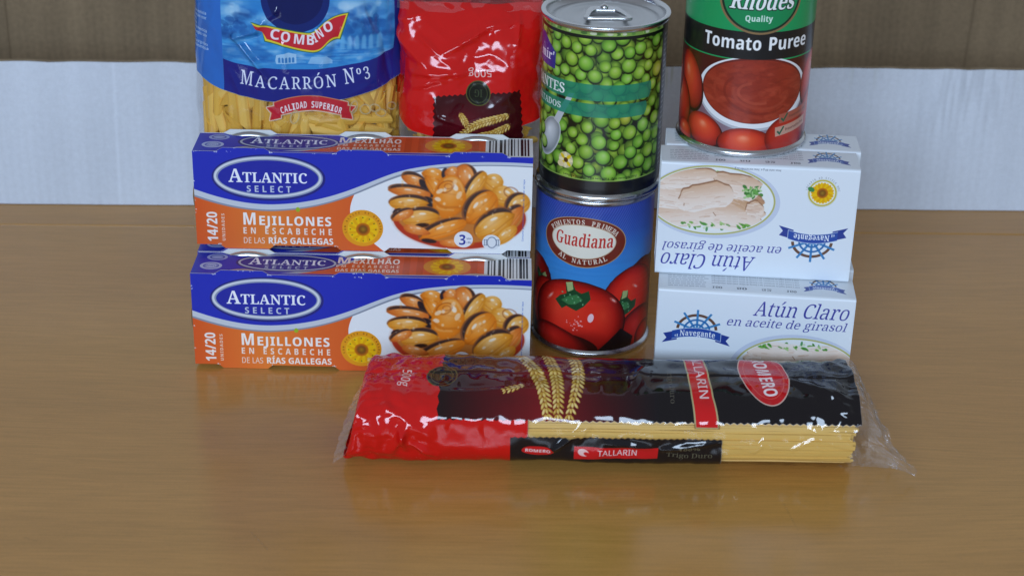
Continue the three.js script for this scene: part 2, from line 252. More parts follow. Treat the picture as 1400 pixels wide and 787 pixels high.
    T(x, '3', 610, 652, 698, 56, { bold: true, color: '#26389c' }); T(x, 'latas', 655, 683, 668, 12, { bold: true, color: '#7d86a8' }); T(x, 'x 80 g', 655, 683, 690, 12, { bold: true, color: '#7d86a8' });
    ring(x, 800, 682, 26, 30, '#8e97a8', 6); T(x, 'II', 752, 775, 700, 36, { bold: true, color: '#8e97a8' }); T(x, 'II', 822, 845, 700, 36, { bold: true, color: '#8e97a8' });
    x.restore();
    x.save(); x.translate(195.6, 54); x.rotate(-Math.PI / 2); T(x, 'Consumir preferentemente antes del fin de: ver tapa', 0, 40, 0, 1.1, { color: '#3b63c4' }); x.restore();
  };
  const topPrint = (x) => {
    x.fillStyle = '#d9592a'; x.fillRect(0, 0, W, D);
    x.fillStyle = '#b9481f'; x.globalAlpha = 0.5; for (let k = 0; k < 9; k++) x.fillRect(100 + k * 8, 0, 4, D); x.globalAlpha = 1;
    x.fillStyle = '#aeb5c2'; x.beginPath(); x.moveTo(0, 0); x.lineTo(108, 0); x.bezierCurveTo(96, 8, 80, 23, 60, 28.2); x.bezierCurveTo(120, 26.5, 150, 25.2, 172, 25); x.lineTo(172, D); x.lineTo(0, D); x.fill();
    x.fillStyle = BLUE; x.beginPath(); x.moveTo(0, 0); x.lineTo(104, 0); x.bezierCurveTo(92, 8, 78, 22, 52, 27.5); x.bezierCurveTo(120, 27.4, 150, 26.6, 172, 26.4); x.lineTo(172, D); x.lineTo(0, D); x.fill();
    ring(x, 55, 13.2, 29, 10.6, NAVY, 3); ring(x, 55, 13, 28.5, 10.4, '#b5bdcc', 1.4); ell(x, 55, 13, 27.6, 9.6, '#20258c');
    T(x, 'A', 32, 40, 15.8, 9.2, { font: 'serif', bold: true, color: '#eef2fa' }); T(x, 'TLANTIC', 40, 78, 15.8, 7, { font: 'serif', bold: true, color: '#eef2fa' }); T(x, 'SELECT', 42, 68, 21.2, 3.6, { bold: true, color: '#b5bfd2', track: 28 });
    ell(x, 12.5, 7, 6.2, 4.4, '#98a8d8'); ring(x, 12.5, 7, 4, 2.6, '#3c4aa8', 0.9); ell(x, 10.5, 19, 6.6, 5, '#b4bfdf'); ring(x, 10.5, 19, 4.4, 3.2, '#5a68b8', 0.8); T(x, 'RECICLA', 6.5, 14.5, 20, 2, { bold: true, color: '#4656ae' });
    T(x, 'M', 84, 93, 12, 8.4, { bold: true, color: '#f6e6dc' }); T(x, 'EXILHÃO', 93.6, 122, 12, 6.8, { bold: true, color: '#f6e6dc', track: 4 }); T(x, 'EM ESCABECHE', 84, 122, 17.4, 3.4, { bold: true, color: '#f1cdb8', track: 30 }); T(x, 'DAS RIAS GALEGAS', 84, 122, 23.4, 4, { bold: true, color: '#f3d8c8' });
    ell(x, 150, 14, 14, 11.4, '#e0912a'); sunflower(x, 150, 14, 10);
    x.fillStyle = '#e9ebec'; x.fillRect(172, 0, 30, D); const R = rng(21); let p = 174; while (p < 198) { const w = 0.5 + Math.floor(R() * 3) * 0.55; x.fillStyle = '#1c1c22'; x.fillRect(p, 0, w, D - 2.2); p += w + 0.5 + R() * 1.3; }
  };
  const card = (map) => new THREE.MeshPhysicalMaterial({ map, roughness: 0.38, specularIntensity: 0.7 });
  const TABS = [[14, 46.5], [83.5, 115.5], [150, 186]];    // where the rims of the three tins push through the folds
  const prints = [51, 52].map((sd) => card(canvas(W, H + 2 * t, 7.5, (x) => { front(x); scuff(x, sd); }))), tm = card(canvas(W, D, 7.5, topPrint));
  const edge = std([0.62, 0.62, 0.6], 0.8), inside = std([0.72, 0.73, 0.72], 0.75), tinM = std([0.62, 0.62, 0.6], 0.28, { metalness: 1 }), blueM = std([0.02, 0.028, 0.28], 0.4), orM = std([0.70, 0.13, 0.025], 0.4);
  const m = 0.001;
  const outline = () => {                                   // panel with tabs above and below, mm, y up from the lower fold
    const s = new THREE.Shape(); s.moveTo(0, 0);
    for (const [a, b] of TABS) { s.lineTo(a * m, 0); s.lineTo((a + 3) * m, -t * m); s.lineTo((b - 3) * m, -t * m); s.lineTo(b * m, 0); }
    s.lineTo(W * m, 0); s.lineTo(W * m, H * m);
    for (const [a, b] of [...TABS].reverse()) { s.lineTo(b * m, H * m); s.lineTo((b - 4) * m, (H + t) * m); s.lineTo((a + 4) * m, (H + t) * m); s.lineTo(a * m, H * m); }
    s.lineTo(0, H * m); s.closePath(); return s;
  };
  const bow = (g, k) => { const p = g.attributes.position; for (let i = 0; i < p.count; i++) { const X = p.getX(i) / (W * m), Y = p.getY(i) / (H * m); p.setZ(i, p.getZ(i) + k * 0.0007 * Math.sin(Math.PI * Math.min(1, Math.max(0, Y))) * (0.6 + 0.4 * Math.sin(X * 14))); } g.computeVertexNormals(); return g; };
  const face = (shape, w, h, y0, thick) => { const g = new THREE.ExtrudeGeometry(shape, { depth: thick, bevelEnabled: false, curveSegments: 4 }); const p = g.attributes.position, u = g.attributes.uv; for (let i = 0; i < p.count; i++) u.setXY(i, p.getX(i) / w, (p.getY(i) - y0) / h); return g; };
  const gFront = face(outline(), W * m, (H + 2 * t) * m, -t * m, 0.0005);
  const slot = (far) => {                                   // upper and lower panel: slots along both long edges
    const s = new THREE.Shape(), d = D * m; s.moveTo(0, 0);
    for (const [a, b] of TABS) { s.lineTo(a * m, 0); s.lineTo((a + 4) * m, far); s.lineTo((b - 4) * m, far); s.lineTo(b * m, 0); }
    s.lineTo(W * m, 0); s.lineTo(W * m, d);
    for (const [a, b] of [...TABS].reverse()) { s.lineTo(b * m, d); s.lineTo((b - 4) * m, d - far); s.lineTo((a + 4) * m, d - far); s.lineTo(a * m, d); }
    s.lineTo(0, d); s.closePath(); return s;
  };
  const gTop = face(slot(0.0028), W * m, D * m, 0, 0.0005);
  // round tin: body, lids and double seams, axis along z
  const prof = [[0, 1.2], [24, 1.2], [28.5, 0.4], [29.3, 0], [31.6, 0.2], [32, 1], [31.8, 2.6], [30.2, 3], [29.6, 3.6], [29.6, 24], [30.2, 24.6], [31.8, 25], [32, 26.6], [31.6, 27.4], [29.3, 27.6], [28.5, 27.2], [24, 26.4], [0, 26.4]];
  const gTin = new THREE.LatheGeometry(prof.map(([r, y]) => new THREE.Vector2(r * m, y * m)), 48); gTin.rotateX(Math.PI / 2);
  function carton(label, pos, turn, fm) {
    const c = thing('mussel_carton', label, 'carton', pos, turn, 'cartons of mussels in two layers');
    part('front_panel', gFront, [fm, edge], c, [0, t * m, -0.0005]);
    part('back_panel', gFront, [inside, edge], c, [0, t * m, -D * m]);
    const tp = part('top_panel', gTop, [tm, edge], c, [0, (H + t) * m - 0.0001, -0.0001]); tp.rotation.x = -Math.PI / 2; tp.position.y -= 0.0006;
    const bp = part('bottom_panel', gTop, [inside, edge], c, [0, t * m + 0.0001, -0.0001]); bp.rotation.x = -Math.PI / 2;
    for (const x of [30.6, 99.6, 167.6]) part('tin', gTin, tinM, c, [x * m, (H / 2 + t) * m, -(D + 27.6) / 2 * m]);
    return c;
  }
  const ya = rad(-0.73), nx = Math.sin(rad(0.73)), at = (lev, back, slide) => [-0.0004 + slide * Math.cos(ya) + nx * back * D * m, lev * (H + 2 * t) * m + 0.0002, -Math.cos(ya) * back * (D * m + 0.0004) + slide * nx];
  carton('blue and orange mussel carton on the table, in the front of its stack', at(0, 0, 0.0004), ya, prints[0]);
  carton('blue and orange mussel carton on the table, almost hidden behind another mussel carton', at(0, 1, -0.0003), ya, prints[0]);
  carton('blue and orange mussel carton on top of the others, in front of the pasta bags', at(1, 1, -0.0002), ya, prints[1]);
}

// ------------------------------------------------------------------ cartons of tuna
{
  const W = 111, H = 69.75, D = 27, m = 0.001;
  const paper = '#e6eef5';
  const front = (x) => {
    x.fillStyle = paper; x.fillRect(0, 0, W, H);
    T(x, 'Atún Claro', 54, 107.5, 13.4, 9.2, { font: 'serif', color: '#3c3f9c', skew: 0.26 });
    T(x, 'en aceite de girasol', 39, 107, 20.6, 5.2, { font: 'serif', color: '#474a9e', skew: 0.28, bold: false });
    x.save(); x.shadowBlur = 0;
    const cx = 81.5, cy = 47.5;
    ell(x, cx - 1, cy - 0.6, 37.6, 22.8, '#cdd6e8'); ell(x, cx, cy, 36, 21.4, '#eef3f4'); ring(x, cx, cy, 35.4, 20.8, '#b9b872', 1.0); x.restore();
    x.save(); x.beginPath(); x.ellipse(cx, cy, 34.4, 19.9, 0, 0, 7); x.clip();
    ell(x, cx, cy, 33, 20, '#eef1ee');
    const R = rng(31);
    for (let k = 0; k < 150; k++) { const a = R() * 6.28, r = 0.74 + 0.22 * R(); ell(x, cx + 31 * r * Math.cos(a), cy + 19 * r * Math.sin(a), 1.6 * R() + 0.5, 0.9 * R() + 0.4, ['#7fae5c', '#4f8a3c', '#a9c987', '#d7e4c2', '#5d9a63'][Math.floor(R() * 5)], R() * 3); }
    soft(x, 1.4, (x) => {
    const fl = (px, py, rx, ry, a, dark) => {
      const pts = Array.from({ length: 26 }, (_, i) => { const t = (i / 26) * 6.283, q = 1 + 0.16 * n2(px + Math.cos(t) * 1.3, py + Math.sin(t) * 1.3) + 0.05 * (R() - 0.5), c = Math.cos(t), w = Math.sin(t); return [rx * q * sgn(c) * Math.abs(c) ** 0.75, ry * q * sgn(w) * Math.abs(w) ** 0.75]; });
      const path = () => { x.beginPath(); pts.forEach((p, i) => (i ? x.lineTo(...p) : x.moveTo(...p))); x.closePath(); };
      x.save(); x.translate(px + 0.3, py + 0.9); x.rotate(a); x.fillStyle = '#96694a'; path(); x.fill(); x.restore();
      x.save(); x.translate(px, py); x.rotate(a); const g = x.createLinearGradient(0, -ry, 0, ry); (dark ? ['#dcb896', '#c99d78', '#b98a66'] : ['#f6ebe0', '#eed8c6', '#d6ae8c']).forEach((c, i) => g.addColorStop(i / 2, c)); x.fillStyle = g; path(); x.fill(); path(); x.clip();
      for (let k = 0; k < 46; k++) { x.strokeStyle = ['rgba(250,238,226,.5)', 'rgba(196,150,118,.35)', 'rgba(226,190,164,.5)'][k % 3]; x.lineWidth = 0.2 + 0.5 * R(); const yy = (R() * 2 - 1) * ry, xx = (R() * 2 - 1) * rx; x.beginPath(); x.moveTo(xx, yy); x.quadraticCurveTo(xx + 3, yy + R() * 1.6 - 0.8, xx + 3 + 6 * R(), yy + R() * 1.6 - 0.8); x.stroke(); }
      x.restore(); };
    fl(70, 38.5, 19, 8.5, 0.06, 0); fl(97, 38, 19, 8.5, -0.12, 0); fl(62, 48, 10, 6, 0.4, 1); fl(104, 50, 13, 9, 0.15, 0); fl(70, 56.5, 16, 8, 0.14, 0); fl(98, 60, 18, 6.5, -0.06, 0); fl(85, 49.5, 14.5, 8.2, -0.18, 0); fl(57, 43, 5, 5, 0.1, 0);
    for (let k = 0; k < 60; k++) ell(x, cx - 22 + 4.5 * (R() + R() - 1) * 1.3, cy + 6 + 4 * (R() + R() - 1), 1.3 * R() + 0.3, 0.8 * R() + 0.3, ['#6aa84f', '#3f7d34', '#8cc06a', '#b5d79a'][Math.floor(R() * 4)], R() * 3);
    for (let k = 0; k < 26; k++) ell(x, cx - 24 + 40 * R(), cy - 15 + 2.5 * (R() - 0.5), 1.6 * R() + 0.4, 0.6 * R() + 0.3, ['#78b04c', '#4f9038', '#a8cc80'][Math.floor(R() * 3)], R() * 0.8);
    });
    x.restore();
    ell(x, 20, 55, 8.4, 8.6, '#d9dfd2'); ring(x, 20, 55, 7.5, 7.6, '#c9b93c', 0.8); ell(x, 20, 55, 7, 7.1, '#eef0e2'); sunflower(x, 20, 55, 6.4); ell(x, 26.4, 57, 2, 1.4, '#3f8a4a', 0.5);
    arcText(x, 'CON ACEITE DE GIRASOL', 20, 55, 9.3, 9.3, 3.0, -0.0 - 0.0 + 0.14, 1.5, { color: '#7a7f86', font: 'sans-serif' });
    ribbonWheel(x, 23, 25.5);
    T(x, 'Peso neto 80 g e  Peso escurrido 52 g', 44, 70, 68, 1.2, { font: 'serif', color: '#5a6270' });
  };
  const side = (x) => {
    x.fillStyle = '#dfe5ea'; x.fillRect(0, 0, W, D);
    const R = rng(41); x.fillStyle = '#9aa2ab'; x.globalAlpha = 0.8;
    for (let k = 0; k < 6; k++) { let p = 5; while (p < 26) { const w = 1 + R() * 2.4; x.fillRect(p, 5 + k * 2.6, w, 0.9); p += w + 0.5; } }
    x.globalAlpha = 1;
    ['100', '80', '52', '160'].forEach((s, i) => T(x, s, 30 + i * 14, 36 + i * 14, 6.5, 2.6, { font: 'serif', bold: true, color: '#4a5058' }));
    for (let k = 0; k < 5; k++) T(x, 'Ingredientes: atún claro, aceite de girasol y sal. Conservar en lugar fresco y seco', 30, 80, 11.5 + k * 3, 1.7, { font: 'serif', color: '#6a7078' });
    x.save(); x.translate(94, 14); x.rotate(Math.PI); x.scale(0.62, 0.9); ribbonWheel(x, 0, 0); x.restore();
  };
  const endP = (x) => { x.fillStyle = '#dfe6ec'; x.fillRect(0, 0, D, H); x.fillStyle = '#31479c'; x.fillRect(3, 30, D - 6, 9); T(x, 'Atún Claro', 4, D - 4, 26, 4, { font: 'serif', color: '#3c3f9c' }); };
  const card = (map) => new THREE.MeshPhysicalMaterial({ map, roughness: 0.34, specularIntensity: 0.8 });
  const fm = card(canvas(W, H, 9, front)), sm = card(canvas(W, D, 9, side)), em = card(canvas(D, H, 6, endP)), plain = std([0.72, 0.76, 0.78], 0.5), dark = std([0.16, 0.16, 0.16], 0.8);
  // a panel with rounded long folds: strip profile in (y, z)
  const rr = 0.0016, w = W * m, h = H * m, d = D * m;
  const wrap = () => {                                      // front, top, back, bottom as four curved panels sharing folds
    const seg = (cx, cy, a0) => Array.from({ length: 5 }, (_, i) => { const a = a0 + (i / 4) * Math.PI / 2; return [cy + rr * Math.sin(a), cx + rr * Math.cos(a)]; });
    return [[seg(-rr, h - rr, 0), 'tf'], [seg(-d + rr, h - rr, Math.PI / 2), 'tb'], [seg(-d + rr, rr, Math.PI), 'bb'], [seg(-rr, rr, 1.5 * Math.PI), 'bf']].map((a) => a[0]);
  };
  const c4 = wrap();
  const stripGeo = (pts, uvOf, bulge) => {
    const nx = 24, pos = [], uv = [], idx = [], n = pts.length;
    for (let i = 0; i <= nx; i++) { const X = (i / nx) * w; pts.forEach(([y, z], k) => { const f = k / (n - 1), b = bulge * Math.sin(Math.PI * f) * Math.sin((Math.PI * i) / nx); const q = pts[n - 1], o = pts[0], dy = q[0] - o[0], dz = q[1] - o[1], l = Math.hypot(dy, dz); pos.push(X, y + b * dz / l, z - b * dy / l); uv.push(...uvOf(X / w, y, z)); }); }
    for (let i = 0; i < nx; i++) for (let k = 0; k < n - 1; k++) { const a = i * n + k, b = a + n; idx.push(a, b, a + 1, a + 1, b, b + 1); }
    const g = new THREE.BufferGeometry(); g.setAttribute('position', new THREE.Float32BufferAttribute(pos, 3)); g.setAttribute('uv', new THREE.Float32BufferAttribute(uv, 2)); g.setIndex(idx); g.computeVertexNormals(); return g;
  };
  const lin = (a, b, n) => Array.from({ length: n }, (_, i) => [a[0] + (b[0] - a[0]) * (i + 1) / (n + 1), a[1] + (b[1] - a[1]) * (i + 1) / (n + 1)]);
  const fr = [...c4[3].slice(2), ...lin(c4[3][4], c4[0][0], 8), ...c4[0].slice(0, 3)], tp = [...c4[0].slice(2), ...lin(c4[0][4], c4[1][0], 6), ...c4[1].slice(0, 3)], bk = [...c4[1].slice(2), ...lin(c4[1][4], c4[2][0], 8), ...c4[2].slice(0, 3)], bt = [...c4[2].slice(2), ...lin(c4[2][4], c4[3][0], 6), ...c4[3].slice(0, 3)];
  function carton(label, pos, turn, flip) {
    const c = thing('tuna_carton', label, 'carton', pos, turn, 'cartons of tuna in two layers');
    const uvF = flip ? (u, y) => [1 - u, 1 - y / h] : (u, y) => [u, y / h];
    part('front_panel', stripGeo(fr, uvF, -0.0005), fm, c);
    part('top_panel', stripGeo(tp, (u, y, z) => [u, 1 + z / d], -0.0006), sm, c);
    part('back_panel', stripGeo(bk, uvF, -0.0004), plain, c);
    part('bottom_panel', stripGeo(bt, (u, y, z) => [u, 1 + z / d], 0), plain, c);
    for (const s of [0, 1]) {                               // tucked end flaps, set back a little so that a dark slit shows at the fold
      const g = new RoundedBoxGeometry(0.0006, h - 0.0034, d - 0.0016, 2, 0.0003); const e = part('end_flap', g, em, c, [s ? w - 0.0011 : 0.0011, h / 2 - 0.0014, -d / 2]); e.rotation.z = (s ? 1 : -1) * 0.012;
      part('tuck_flap', new THREE.BoxGeometry(0.008, 0.0004, d - 0.005), dark, c, [s ? w - 0.006 : 0.006, h - 0.0036, -d / 2]);
    }
    return c;
  }
  const y5 = rad(-5.6), y4 = rad(-4.6);
  carton('white tuna carton lying upright on the table behind the long pasta packet', [0.2718, 0.0002, 0.0256], y5, false);
  carton('white tuna carton on the table, hidden behind the other tuna cartons', [0.2776, 0.0002, -0.0115], y4, false);
  carton('white tuna carton turned upside down, its print showing, under the tomato tin', [0.2710, h + 0.0006, 0.0062], y4, true);
  carton('white tuna carton behind the upside down one, under the tomato tin', [0.2764, h + 0.0006, -0.0212], y4, true);
}

// ------------------------------------------------------------------ tins
const steel = std([0.66, 0.67, 0.68], 0.24, { metalness: 1 }), steelDull = std([0.60, 0.61, 0.62], 0.36, { metalness: 1 });
function tinBase(root, R, Hc, map, opt = {}) {
  const body = [], n = 60, rimH = 0.0032, lab0 = rimH, lab1 = Hc - rimH;
  for (let i = 0; i <= n; i++) { const f = i / n, y = lab0 + (lab1 - lab0) * f; let r = R; if (opt.beads && f > opt.beads[0] && f < opt.beads[1]) r -= opt.depth * (0.5 - 0.5 * Math.cos(((f - opt.beads[0]) / (opt.beads[1] - opt.beads[0])) * opt.count * 2 * Math.PI)); if (f < 0.02 || f > 0.98) r -= 0.0003; body.push(new THREE.Vector2(r, y)); }
  const g = new THREE.LatheGeometry(body, 128, Math.PI, Math.PI * 2); const p = g.attributes.position, u = g.attributes.uv;
  for (let i = 0; i < p.count; i++) u.setY(i, (p.getY(i) - lab0) / (lab1 - lab0));
  part('label', g, new THREE.MeshPhysicalMaterial({ map, roughness: opt.rough ?? 0.3, specularIntensity: 0.9, clearcoat: opt.coat ?? 0.25, clearcoatRoughness: 0.2 }), root);
  const rim = (y, up) => { const q = [[-0.0022, 0.0009], [-0.0019, 0.0032], [-0.0006, 0.0036], [0.0009, 0.0034], [0.0013, 0.0026], [0.0013, 0.0011], [0.0005, 0.0003], [-0.0004, -0.0006]].map(([a, b]) => new THREE.Vector2(R + a, up ? y + b : y - b)); return new THREE.LatheGeometry(q, 128); };
  part('top_rim', rim(Hc - rimH - 0.0004, true), steel, root);
  part('bottom_rim', rim(rimH + 0.0004, false), steel, root);
  const disc = (y, s) => new THREE.LatheGeometry([[0.0001, 0], [0.011, 0], [0.0125, 0.0004], [0.0155, 0.0004], [0.0170, -0.0002], [0.0235, -0.0002], [0.0248, 0.0005], [0.0285, 0.0005], [0.0305, -0.0006], [R - 0.0030, -0.0008], [R - 0.0019, 0.0026]].map(([r, b]) => new THREE.Vector2(Math.max(r, 0.0001), y + s * b)), 96);
  part('lid', disc(Hc - 0.0046, 1), steelDull, root);
  part('tin_bottom', disc(0.0040, -1), steelDull, root);
  if (opt.pull) {                                           // ring pull with its rivet
    const a = new THREE.Shape(), o = (s, w, d0, d1) => { s.moveTo(-w * 0.45, d0); s.lineTo(w * 0.45, d0); s.bezierCurveTo(w * 0.75, d0, w * 0.85, d1 * 0.55, w, d1 * 0.8); s.bezierCurveTo(w * 1.05, d1, w * 0.8, d1, w * 0.6, d1); s.lineTo(-w * 0.6, d1); s.bezierCurveTo(-w * 0.8, d1, -w * 1.05, d1, -w, d1 * 0.8); s.bezierCurveTo(-w * 0.85, d1 * 0.55, -w * 0.75, d0, -w * 0.45, d0); };
    o(a, 0.0135, -0.004, 0.0235); const hole = new THREE.Path(); o(hole, 0.0112, 0.0032, 0.0213); a.holes.push(hole);
    const g = new THREE.ExtrudeGeometry(a, { depth: 0.0007, bevelEnabled: true, bevelSize: 0.0006, bevelThickness: 0.0006, bevelSegments: 3, curveSegments: 14 }); g.rotateX(Math.PI / 2);
    const pull = part('ring_pull', g, steel, root, [-0.001, Hc - 0.0020, -0.0045 + (opt.pullZ || 0)]); pull.rotation.x = -0.06; pull.rotation.y = opt.pullTurn || 0;
    part('rivet', new THREE.SphereGeometry(0.0024, 16, 8, 0, 7, 0, Math.PI / 2), steel, pull, [0, 0.0008, 0]);
  }
}
const toCam = (x, z) => Math.atan2(camera.position.x - x, camera.position.z - z);

{ // sweet red peppers, the lower tin
  const R = 0.0359, Hc = 0.1035, C = 2 * Math.PI * R * 1000, h = (Hc - 0.0064) * 1000;
  const map = canvas(C, h, 8, (x) => {
    x.translate(C / 2, 0);
    const g = x.createLinearGradient(0, 0, 0, 62); g.addColorStop(0, '#2f409c'); g.addColorStop(0.35, '#355fb2'); g.addColorStop(1, '#3f88c4'); x.fillStyle = g; x.fillRect(-C, 0, 2 * C, h);
    x.strokeStyle = 'rgba(110,150,230,.5)'; x.lineWidth = 0.35; for (let k = -60; k < 110; k++) { x.beginPath(); x.moveTo(k * 1.7 - 10, 0); x.lineTo(k * 1.7 - 34, 40); x.globalAlpha = 0.8; x.stroke(); } x.globalAlpha = 1;
    const gg = x.createLinearGradient(0, 18, 0, 62); gg.addColorStop(0, 'rgba(63,140,214,0)'); gg.addColorStop(0.5, 'rgba(60,138,212,1)'); gg.addColorStop(1, 'rgba(63,147,214,1)'); x.fillStyle = gg; x.fillRect(-C, 18, 2 * C, 44);
    x.fillStyle = '#151013'; x.fillRect(-C, 70, 2 * C, 60); x.fillRect(36, 40, 60, 60); x.fillRect(-95, 50, 50, 60);
    const pep = (cx, cy, rx, ry, a, dk) => { ell(x, cx, cy + 0.6, rx * 1.03, ry * 1.04, '#2a0a0a', a); blob(x, cx, cy, rx, ry, a, dk ? [[0, '#d0261c'], [0.6, '#a51611'], [1, '#3f0a0a']] : [[0, '#f0402a'], [0.5, '#dd2a1c'], [0.8, '#b01812'], [1, '#5a0d0b']]); };
    const gloss = (cx, cy, a, l) => { x.save(); x.translate(cx, cy); x.rotate(a); ell(x, 0, 0, l, 1.1, 'rgba(255,150,130,.45)'); ell(x, 0.4, 0, l * 0.5, 0.5, 'rgba(255,225,220,.6)'); x.restore(); };
    const stem = (cx, cy, s, a) => { x.save(); x.translate(cx, cy); x.rotate(a); x.scale(s, s); poly(x, [[-8, 4], [-6, 1], [-3, -1], [-4, -6], [-1, -7.5], [1, -4], [4, -3], [7, -5], [8.5, -1], [6, 3], [3, 6], [-2, 5], [-4, 7]], '#1f4a2a'); poly(x, [[-5, 3], [-2, 0], [2, -2], [5, 0], [2, 3], [-1, 4]], '#3b7a46'); poly(x, [[-4, -6.4], [-1, -7.6], [0, -4], [-2.4, -2]], '#a9b878'); for (let k = 0; k < 9; k++) ell(x, -5 + k * 1.3, (k % 3) * 1.6 - 1, 0.5, 0.3, '#6fa878', k); x.restore(); };
    pep(-42, 56, 15, 15, 0.3, 1); stem(-37, 56, 0.9, 1.2); pep(35, 68, 22, 29, 0.2, 1); pep(28, 64, 21, 22, 0.25, 0); pep(36, 86, 18, 15, 0, 1); stem(21, 66, 1.2, 0.5);
    pep(-33, 71, 15, 18, 0.4, 0); pep(-9, 76, 31, 26, 0.12, 0);
    blob(x, -22, 70, 14, 20, 0.15, [[0, 'rgba(240,70,45,.55)'], [1, 'rgba(220,40,28,0)']], 0, 0); blob(x, 8, 72, 12, 20, -0.2, [[0, 'rgba(245,80,50,.5)'], [1, 'rgba(220,40,28,0)']], 0, 0); blob(x, -6, 88, 18, 8, 0, [[0, 'rgba(110,12,12,.55)'], [1, 'rgba(110,12,12,0)']], 0, 0); gloss(-27, 64, -0.9, 4); gloss(14, 62, 0.7, 3); gloss(30, 56, 0.6, 3); stem(-11.5, 61, 1.35, 0.12);
    blob(x, -6, 92, 12, 5, 0.3, [[0, '#4a0c0a'], [1, '#2a0808']]); pep(-20, 94, 21, 11, 0.25, 1); pep(42, 92, 10, 9, 0, 1); x.fillStyle = '#120c0e'; poly(x, [[4, 97], [20, 82], [30, 90], [28, 98]], '#150c0f');
    ell(x, 0.5, 73.5, 1.8, 3, 'rgba(250,225,235,.9)', 0.2); const Q = rng(3); for (let k = 0; k < 22; k++) ell(x, -15 + 11 * Q(), 73 + 10 * Q(), 0.5 * Q() + 0.15, 0.5 * Q() + 0.15, 'rgba(255,190,190,.8)');
    // oval with the name
    ell(x, -6.3, 24, 26.8, 16.4, '#b9976a'); ell(x, -6.3, 24, 26.2, 15.9, '#7c2d1d'); ell(x, -6.6, 23.6, 20.6, 11, '#d8bfa0'); ell(x, -6.6, 23.6, 20, 10.5, '#f1ead8');
    arcText(x, 'PIMIENTOS PRIMERA', -6.4, 24.2, 22.9, 13.3, -2.72, -0.42, 4.3, { color: '#f1e3cf', bold: true, narrow: 0.8 });
    arcText(x, 'AL NATURAL', -6.4, 23.8, 22.6, 13, 2.3, 0.84, 4.3, { color: '#f1e3cf', bold: true, flip: true, narrow: 0.85 });
    T(x, 'Guadiana', -24.4, 12.2, 26.8, 8.4, { font: 'serif', bold: true, color: '#c8342c', skew: 0.08, stroke: '#f7ecd8', lw: 4 });
  });
  const X = 0.2392, Z = -0.0560, c = thing('pepper_tin', 'blue tin of red peppers standing on the table under the tin of peas', 'tin', [X, 0, Z], toCam(X, Z));
  tinBase(c, R, Hc, map, { beads: [0.34, 0.62], depth: 0.0004, count: 7, rough: 0.34, coat: 0.15 });
}
